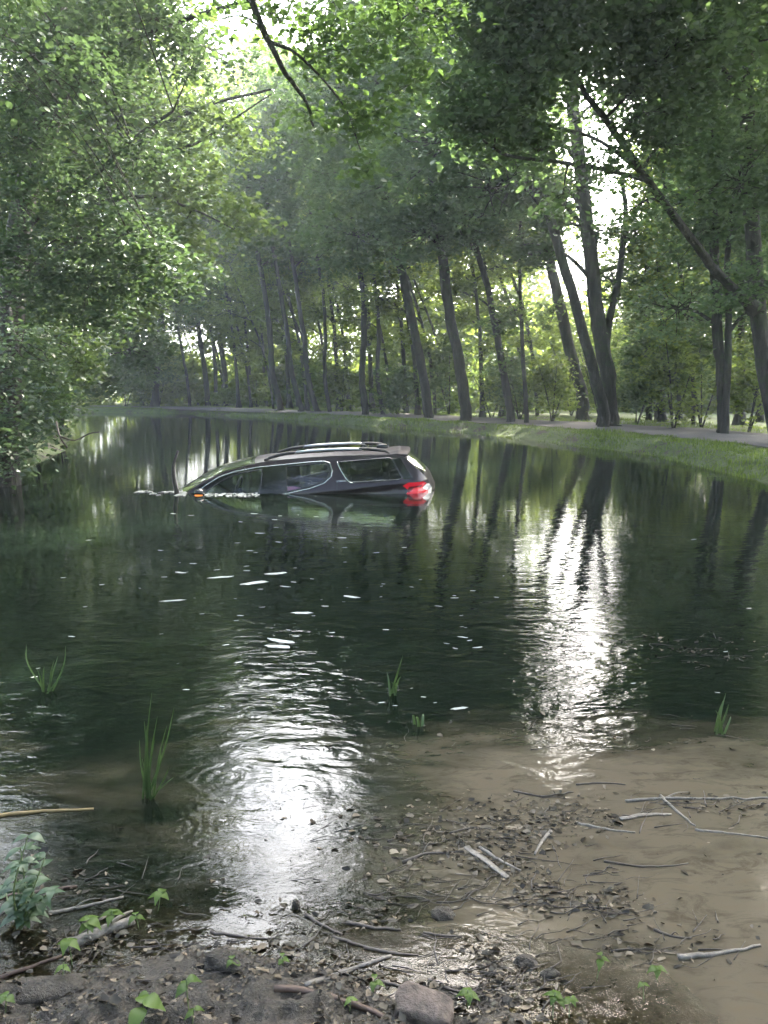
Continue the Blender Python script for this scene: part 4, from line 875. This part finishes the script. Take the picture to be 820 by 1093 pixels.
lump(474, 977, .035, 'black clod rising from water right of the bright reflection')
lump(316, 968, .016, 'small black clod in the upper bright reflection', asp=(.8, .8, 1.2))
lump(587, 1040, .022, 'black clod just right of the mud tip')
lump(240, 1030, .055, 'large black clod on the mud under the bright reflection', 'mud', (1.2, .7, .45))
lump(295, 1038, .03, 'middle sized black clod on the mud edge')
lump(560, 1028, .03, 'dark clod off the mud near the brown water')
# hollow stub
p, h = gz(60, 1058); mb = MB(); V = []; f = []; rr_ = np.random.default_rng(4)
for shell, q_ in ((0, 1.0), (1, .74)):
    for i in range(15):
        for k in range(17):
            a = k / 16 * math.pi * 1.05; u = i / 14; e = (vnoise(np.array([k * .9]), np.array([5.0]), 3)[0] - .5) * .03
            rad0 = .040 * q_ * (1 + .22 * (fbm(np.array([u * 2.0]), np.array([k * .8]), 6)[0] - .5)); V.append([-.085 + .15 * u + (e if i in (0, 14) else 0), rad0 * math.cos(a), rad0 * .9 * math.sin(a) * (1 - .35 * u if shell == 0 else 1 - .35 * u) + .002])
for sh_ in (0, 255):
    for i in range(14):
        for k in range(16):
            b_ = sh_ + i * 17 + k; f.append([b_, b_ + 1, b_ + 18, b_ + 17])
for k in range(16):
    for e_ in (0, 14): b_ = e_ * 17 + k; f.append([b_, b_ + 1, b_ + 256, b_ + 255])
mb.add(V, f)
o = mb.build('hollow_log', M['mud'], None, True); o.location = (p[0], p[1], h); o.rotation_euler = (0, 0, .2); tag(o, 'short hollow grey log end on the mud at lower left', 'log')
# floating flecks
def fleck_mesh(name, seed):
    r = np.random.default_rng(seed); n = 12; a = np.linspace(0, 6.283, n, endpoint=False); rr = r.uniform(.6, 1, n)
    v = [[math.cos(t) * q, math.sin(t) * q * .7, 0] for t, q in zip(a, rr)] + [[math.cos(t) * q * .6, math.sin(t) * q * .42, .08] for t, q in zip(a, rr)] + [[0, 0, .09]]
    f = [[i, (i + 1) % n, n + (i + 1) % n, n + i] for i in range(n)] + [[n + i, n + (i + 1) % n, 2 * n] for i in range(n)]
    me = bpy.data.meshes.new(name); me.from_pydata(v, [], f); me.update(); me.materials.append(M['foam']); return me
fm = [fleck_mesh('foam_fleck', i) for i in range(5)]
def fleck(px, py, wpx, me, label, group):
    p = PG(px, py, .003); d = np.linalg.norm(p - [0, 0, CAM_H]); o = bpy.data.objects.new('foam_fleck', me); C.objects.link(o)
    o.location = p; s_ = wpx * d / F / 2; o.scale = (s_, s_ * random.uniform(.28, .5), s_ * .12); o.rotation_euler = (0, 0, random.uniform(-.5, .5)); return tag(o, label, 'foam', group)
named = [(193, 611, 16, 'foam fleck left of a wider one in mid pond'), (236, 616, 32, 'wide foam fleck in mid pond below the car'), (295, 612, 34, 'broad foam patch right of the wide one in mid pond'), (272, 622, 42, 'broadest foam patch in mid pond'),
         (184, 641, 30, 'long foam fleck at the left of mid pond'), (278, 569, 14, 'foam fleck in front of the car doors'), (365, 574, 12, 'round foam fleck between the car and the open water'), (300, 684, 48, 'long pale foam streak left of centre'),
         (297, 690, 40, 'lower foam streak close under the long one'), (322, 654, 26, 'foam fleck above the long streak'), (376, 637, 24, 'foam fleck right of centre line in mid pond'), (494, 680, 14, 'foam fleck in the dark water right of centre'),
         (510, 691, 16, 'foam fleck below its neighbour in the dark water'), (412, 672, 10, 'small foam fleck in the dark centre of the pond'), (490, 756, 22, 'thin foam streak in the lower dark water'), (305, 493 + 133, 16, 'foam fleck in line behind the broad patch')]
for i, (a, b, w, lab) in enumerate(named): fleck(a, b, w, fm[i % 5], lab, 'foam flecks on the pond')
random.seed(5)
for i in range(110):
    py = random.choice([random.uniform(545, 640), random.uniform(600, 760)]); px = random.gauss(340, 95) if random.random() < .7 else random.uniform(20, 800)
    fleck(px, py, random.uniform(3, 11), fm[i % 5], 'tiny pale fleck floating on the open pond', 'tiny flecks scattered over the pond')
# foam at the nose and by the doors
r = np.random.default_rng(12); n = 900
pts = []
for k in range(n):
    u_ = r.uniform(0, 1) ** .7; q = PG(136 + 62 * u_, 526 + r.normal(0, .35 + 1.1 * u_) + 1.5 * math.sin(u_ * 17) * .4, .004)
    if vnoise(np.array([q[0] * 9]), np.array([q[1] * 7]), 5)[0] > .42: pts.append(q)
for k in range(160):
    q = PG(r.uniform(220, 275), r.uniform(526.5, 530), .006); pts.append(q)
pts = np.array(pts); V, Fc, kk = rnd_leaves(pts, .07, 'near', r, .12, 0)
o = mesh_obj('foam', V, Fc, M['foam'], None, False); tag(o, 'white froth streak on the water ahead of the car nose', 'foam', kind='stuff')
# leaf litter: floating debris mats + litter on the mud
r = np.random.default_rng(21); cl = [(560, 870, 60, 12, 500), (520, 905, 60, 14, 650), (600, 930, 60, 14, 450), (680, 870, 60, 10, 400), (470, 950, 50, 16, 400), (400, 960, 80, 25, 260), (560, 955, 50, 10, 300), (760, 860, 50, 8, 200), (640, 965, 30, 8, 160),
     (240, 1012, 70, 8, 300), (350, 1042, 80, 8, 400), (500, 1030, 50, 14, 500), (120, 950, 90, 22, 220), (700, 690, 70, 8, 160), (760, 700, 50, 7, 160), (620, 1000, 60, 20, 160), (580, 780, 120, 20, 160), (90, 1010, 60, 16, 220), (450, 880, 80, 15, 250), (720, 1005, 50, 14, 60), (520, 1060, 30, 10, 500)]
P = []
for a, b, sx, sy, n in cl:
    q = np.stack([r.normal(a, sx, n), r.normal(b, sy, n)], 1)
    for u in q[:int(n * .75)]:
        if u[1] < 640: continue
        P.append(PG(u[0], u[1], .002))
P = np.array(P); P = P[P[:, 1] > 1.0]; P = P[fbm(P[:, 0] * 4, P[:, 1] * 7, 93) + r.uniform(-.05, .05, len(P)) > .455]; hh = np.where(P[:, 1] < 2.7, mudz(P[:, 0], P[:, 1]), -1); P[:, 2] = np.maximum(hh, 0) + .002 + r.uniform(0, .003, len(P))
V, Fc, kk = rnd_leaves(P, .024, 'near', r, .3, .1, True)
o = mesh_obj('floating_debris', V, Fc, M['deadleaf'], None, False, attrs={'tint': ('FACE', np.repeat(np.clip(r.uniform(0, 1, len(P)) ** 2.2, 0, 1), kk))}); tag(o, 'mats of dead leaf bits and bark floating on the shallow water', 'debris', kind='stuff')
mb = MB()
for k in range(520):
    a, b, sx, sy, n = cl[r.integers(0, len(cl))]; q = PG(r.normal(a, sx), max(r.normal(b, sy), 660), .004)
    if q[1] < 1.2: continue
    h = float(mudz(q[None, 0], q[None, 1])[0]) if q[1] < 2.7 else 0; q[2] = max(h, 0) + .004
    t = r.uniform(-.5, .5) + (0 if r.uniform() < .7 else 1.2); l = r.uniform(.015, .07); d = np.array([math.cos(t), math.sin(t), r.uniform(-.05, .12)]) * l
    k_ = r.normal(0, .12, 3) * l * [1, 1, .2]; w_ = r.uniform(.0007, .0026); mb.tube(smooth_line([q - d, q - d * .3 + k_, q + d * .4 - k_ * .6, q + d], 7), np.linspace(w_, w_ * .25, 7), 5, .5)
o = mb.build('twig_litter', M['wood_dark']); tag(o, 'fine dark twigs scattered over shallows and mud', 'twigs', kind='stuff')
# litter on the mud
n = 8500; P = np.stack([r.uniform(-1.5, .85, n), r.uniform(1.15, 2.15, n), np.zeros(n)], 1); s = sdist(P[:, 0], P[:, 1]); P = P[s > -.02]
P[:, 2] = mudz(P[:, 0], P[:, 1]) + .003; P = P[P[:, 2] > -.005]; P = P[fbm(P[:, 0] * 7, P[:, 1] * 9, 91) + r.uniform(-.10, .10, len(P)) > .37]
V, Fc, kk = rnd_leaves(P, .022, 'near', r, .5, .1, True)
o = mesh_obj('leaf_litter', V, Fc, M['deadleaf'], None, False, attrs={'tint': ('FACE', np.repeat(r.uniform(0, 1, len(P)) ** 1.5, kk))}); tag(o, 'brown and grey dead leaf litter covering the mud', 'leaf litter', kind='stuff')
# ------------------------------------------------------------------ small plants
def broad_leaf(mb_, base, d, up, L, w, droop=.4):
    """a leaf blade: base point, direction, length"""
    d = d / np.linalg.norm(d); side = np.cross(d, up); side /= np.linalg.norm(side) + 1e-9; nn = np.cross(side, d); V = []; k = 7
    for i in range(k):
        t = i / (k - 1); ww = w * math.sin(math.pi * min(.97, t ** .75 + .02)) ; c = base + d * L * t - np.array([0, 0, 1]) * droop * L * t * t
        V += [c - side * ww + nn * .15 * ww, c, c + side * ww + nn * .15 * ww]
    f = []
    for i in range(k - 1):
        for j in range(2): f.append([i * 3 + j, i * 3 + j + 1, (i + 1) * 3 + j + 1, (i + 1) * 3 + j])
    mb_.add(V, f)
def plant_parts(root, stem_mb, leaf_mb, lm, tint, rng):
    stem_mb.build('stem', M['stem'], root)
    V = np.vstack(leaf_mb.v); mesh_obj('foliage', V, leaf_mb.f, M[lm], root, True, attrs={'tint': ('FACE', np.full(len(leaf_mb.f), tint))})
M['stem'] = pbr('green_stem', (.10, .14, .05), .6)
def seedling(px, py, hpx, lab, nl=4, lpx=16, lm='seedling', seed=0, tint=.7, droop=.7, group='seedlings sprouting along the muddy edge'):
    rng = np.random.default_rng(seed); p, h = gz(px, py); p = p.copy(); d_ = np.linalg.norm(p - [0, 0, CAM_H]); H = hpx * d_ / F * 1.15; L = lpx * d_ / F
    root = empty('seedling', p, lab, 'seedling', group); st = MB(); lf = MB(); top = p + [rng.uniform(-.2, .2) * H, rng.uniform(-.1, .1) * H, H]
    st.tube(smooth_line([p - [0, 0, .01], (p + top) / 2 + [rng.uniform(-.05, .05) * H, 0, 0], top], 6), .0014, 5)
    for i in range(nl):
        a = i / nl * 6.283 + rng.uniform(-.4, .4); t = rng.uniform(.75, 1); b = p + (top - p) * t
        broad_leaf(lf, b, np.array([math.cos(a), math.sin(a), .35]), np.array([0, 0, 1.]), L * rng.uniform(.7, 1.1), L * rng.uniform(.27, .36), droop)
    plant_parts(root, st, lf, lm, tint, rng); return root
for i, a in enumerate([(95, 1003, 18, 'drooping pale seedling behind the thick pale log', 6, 14), (120, 993, 16, 'seedling whose leaves touch the middle of the pale log', 4, 13), (77, 1030, 22, 'pale drooping seedling in front of the split end of the log', 4, 14),
        (148, 990, 12, 'small seedling at the tip of the pale log', 3, 10), (168, 972, 16, 'seedling standing in water right of the pale log', 4, 12), (66, 1052, 18, 'tiny seedling left of the hollow log', 3, 8),
        (154, 1096, 22, 'largest bright seedling at the bottom left with a broad leaf', 3, 22), (158, 1076, 12, 'seedling directly behind the broad leafed bright one', 2, 13), (202, 1080, 26, 'upright blue green seedling on the mud', 3, 16),
        (205, 1093, 14, 'small seedling below the upright blue green one', 3, 9), (5, 1080, 14, 'seedling at the very left edge of the mud', 3, 12), (250, 1036, 10, 'small seedling beside the large black clod', 3, 10), (303, 1034, 10, 'small seedling on the mud edge below the sticks', 3, 9),
        (398, 1060, 12, 'seedling above the reddish brown branch', 3, 10), (373, 1078, 10, 'tiny seedling touching the reddish brown branch', 3, 8), (590, 1088, 22, 'seedling cluster left part on the mud tip', 5, 11), (608, 1086, 18, 'seedling cluster right part on the mud tip', 4, 10),
        (637, 1044, 22, 'spindly seedling in water right of the mud tip', 3, 10), (702, 1046, 10, 'small round leafed seedling in the brown water', 4, 10), (500, 1078, 16, 'seedling right of the reddish rock', 4, 12), (688, 1066, 14, 'faint seedling in the brown water below the round leafed one', 2, 8)]):
    seedling(*a, seed=i, tint=.3 if i in (8, 10) else random.uniform(.5, 1))
# leafy plant at left edge
p0 = PG(22, 992, 0.0); root = empty('leafy_plant', p0, 'bushy weed with broad blue green leaves at the left edge of the shallows', 'plant'); st = MB(); lf = MB(); rng = np.random.default_rng(8)
for k in range(7):
    tgt = PX([30, 14, 48, 5, 38, 22, 55][k], [892, 925, 915, 945, 940, 905, 950][k], p0[1] + rng.uniform(-.08, .10)); L = smooth_line([p0, (p0 + tgt) / 2 + rng.normal(0, .015, 3), tgt], 9); st.tube(L, np.linspace(.004, .0015, 9), 5)
    for i in range(2, 9):
        for s_ in (0, 1):
            a = rng.uniform(0, 6.28) + s_ * math.pi; broad_leaf(lf, L[i], np.array([math.cos(a), math.sin(a) * .8, .25]), np.array([0, 0, 1.]), rng.uniform(.035, .06), rng.uniform(.010, .016), .5)
plant_parts(root, st, lf, 'leaf_bush', .9, rng)
# reeds
def reed(px, py, blades, lab, wid=.006, group='grass tufts standing in the pond'):
    b0 = PG(px, py); root = empty('reed_tuft', b0, lab, 'reed', group); lf = MB(); rng = np.random.default_rng(int(px))
    for (tx, ty, mxx) in blades:
        tip = PX(tx, ty, b0[1] + rng.uniform(-.05, .05)); b = b0 + np.array([rng.normal(0, .012), rng.normal(0, .012), -.02]); m = (b + tip) / 2 + np.array([mxx, 0, .03]); L = smooth_line([b, m, tip], 9)
        V = []; 
        for i, q in enumerate(L): ww = wid * (1 - (i / 8) ** 2) + .0006; V += [q - [ww, ww * .4, 0], q + [0, 0.002, 0], q + [ww, -ww * .4, 0]]
        lf.add(V, [[i * 3 + j, i * 3 + j + 1, i * 3 + j + 4, i * 3 + j + 3] for i in range(8) for j in range(2)])
    V = np.vstack(lf.v); mesh_obj('blades', V, lf.f, M['reed'], root, True, attrs={'tint': ('FACE', np.repeat(rng.uniform(.1, 1, len(blades)), 16))})
reed(159, 852, [(186, 755, .02), (178, 775, 0), (160, 760, -.01), (154, 770, 0), (162, 740, 0), (168, 765, 0), (149, 790, -.01), (172, 800, .02), (185, 830, .03), (158, 785, 0), (165, 790, 0), (152, 810, 0), (180, 820, .02), (156, 775, .0)], 'tall green grass tuft standing in the left shallows', .0035)
reed(50, 738, [(28, 688, -.04), (70, 690, .03), (58, 705, 0), (40, 715, 0), (66, 722, .02), (62, 700, .01), (47, 712, 0)], 'loose bent grass tuft at the left of the pond', .0045)
reed(420, 742, [(413, 717, 0), (428, 722, 0), (430, 700, .01), (418, 728, 0), (425, 730, 0)], 'tiny grass tuft in the middle of the pond', .005)
reed(768, 784, [(775, 740, 0), (778, 752, .01), (764, 758, 0), (772, 748, 0), (766, 765, 0), (780, 765, .01)], 'small bright grass tuft at the right of the pond', .005)
reed(446, 775, [(440, 764, 0), (452, 762, 0), (444, 766, 0)], 'tiny withered sprig below the middle of the pond', .006)
# ------------------------------------------------------------------ haze
t = NT('haze_air'); pv_ = t.n('ShaderNodeVolumePrincipled', Density=.0014); pv_.inputs['Color'].default_value = (.82, .92, 1.0, 1); pv_.inputs['Anisotropy'].default_value = .35
t.link(pv_.outputs[0], t.out.inputs['Volume'])
mb = MB(); mb.box([0, 250, 17], [820, 720, 40]); hz = mb.build('haze', t.m, None, False); tag(hz, 'thin pale humid air filling the woodland', 'haze', kind='stuff')
# ------------------------------------------------------------------ light
SUN_EL = 44; SUN_AZ = 32   # degrees right of the view direction
w = bpy.data.worlds.new('World'); sc.world = w; w.use_nodes = True; nt = w.node_tree; nt.nodes.clear()
bg = nt.nodes.new('ShaderNodeBackground'); out = nt.nodes.new('ShaderNodeOutputWorld'); sky = nt.nodes.new('ShaderNodeTexSky')
sky.sky_type = 'NISHITA'; sky.sun_disc = False; sky.sun_elevation = rad(SUN_EL); sky.sun_rotation = rad(SUN_AZ); sky.dust_density = 8.0; sky.air_density = 1.0; sky.altitude = 0
bg.inputs[1].default_value = .15; nt.links.new(sky.outputs[0], bg.inputs[0])
# added bright veil in the sky ahead, placed to whiten the water reflections
tc = nt.nodes.new('ShaderNodeTexCoord'); dp = nt.nodes.new('ShaderNodeVectorMath'); dp.operation = 'DOT_PRODUCT'; nt.links.new(tc.outputs['Generated'], dp.inputs[0])
dp.inputs[1].default_value = (math.sin(rad(0)) * math.cos(rad(40)), math.cos(rad(0)) * math.cos(rad(40)), math.sin(rad(40)))
mr = nt.nodes.new('ShaderNodeMapRange'); mr.interpolation_type = 'SMOOTHSTEP'; nt.links.new(dp.outputs['Value'], mr.inputs[0]); mr.inputs[1].default_value = .72; mr.inputs[2].default_value = .96
nz = nt.nodes.new('ShaderNodeTexNoise'); nz.inputs['Scale'].default_value = 3.0; nz.inputs['Detail'].default_value = 5; nt.links.new(tc.outputs['Generated'], nz.inputs['Vector'])
m1 = nt.nodes.new('ShaderNodeMath'); m1.operation = 'MULTIPLY_ADD'; nt.links.new(nz.outputs['Fac'], m1.inputs[0]); m1.inputs[1].default_value = 1.6; m1.inputs[2].default_value = .2
m2 = nt.nodes.new('ShaderNodeMath'); m2.operation = 'MULTIPLY'; nt.links.new(mr.outputs[0], m2.inputs[0]); nt.links.new(m1.outputs[0], m2.inputs[1])
cl_ = nt.nodes.new('ShaderNodeVectorMath'); cl_.operation = 'SCALE'; cl_.inputs[0].default_value = (10.5, 11, 11.5); nt.links.new(m2.outputs[0], cl_.inputs['Scale'])
ad = nt.nodes.new('ShaderNodeVectorMath'); nt.links.new(sky.outputs[0], ad.inputs[0]); nt.links.new(cl_.outputs[0], ad.inputs[1]); nt.links.new(ad.outputs[0], bg.inputs[0])
nt.links.new(bg.outputs[0], out.inputs[0])
ld = bpy.data.lights.new('sun', 'SUN'); ld.energy = 4.8; ld.angle = rad(.5); ld.color = (1, .93, .80); lo = bpy.data.objects.new('sun', ld); C.objects.link(lo)
sd = Vector((math.sin(rad(SUN_AZ)) * math.cos(rad(SUN_EL)), math.cos(rad(SUN_AZ)) * math.cos(rad(SUN_EL)), math.sin(rad(SUN_EL))))
lo.rotation_euler = sd.to_track_quat('Z', 'Y').to_euler()
cd = bpy.data.cameras.new('camera'); cam = bpy.data.objects.new('camera', cd); C.objects.link(cam); cam.location = (0, 0, CAM_H); cam.rotation_euler = (rad(90) - PITCH, 0, 0)
cd.sensor_fit = 'HORIZONTAL'; cd.sensor_width = 26.0; cd.lens = 26.0 * F / 820.0; cd.clip_end = 3000; cd.clip_start = .05; sc.camera = cam
sc.view_settings.view_transform = 'Standard'; sc.view_settings.look = 'None'; sc.view_settings.exposure = 2.9; sc.view_settings.gamma = 1
cy = sc.cycles; cy.max_bounces = 8; cy.diffuse_bounces = 5; cy.glossy_bounces = 3; cy.transmission_bounces = 5; cy.transparent_max_bounces = 10; cy.volume_bounces = 1
cy.use_denoising = True; cy.use_adaptive_sampling = True; cy.adaptive_threshold = .03; cy.caustics_reflective = False; cy.caustics_refractive = False; cy.sample_clamp_indirect = 6
try: cy.denoiser = 'OPENIMAGEDENOISE'
except Exception: pass
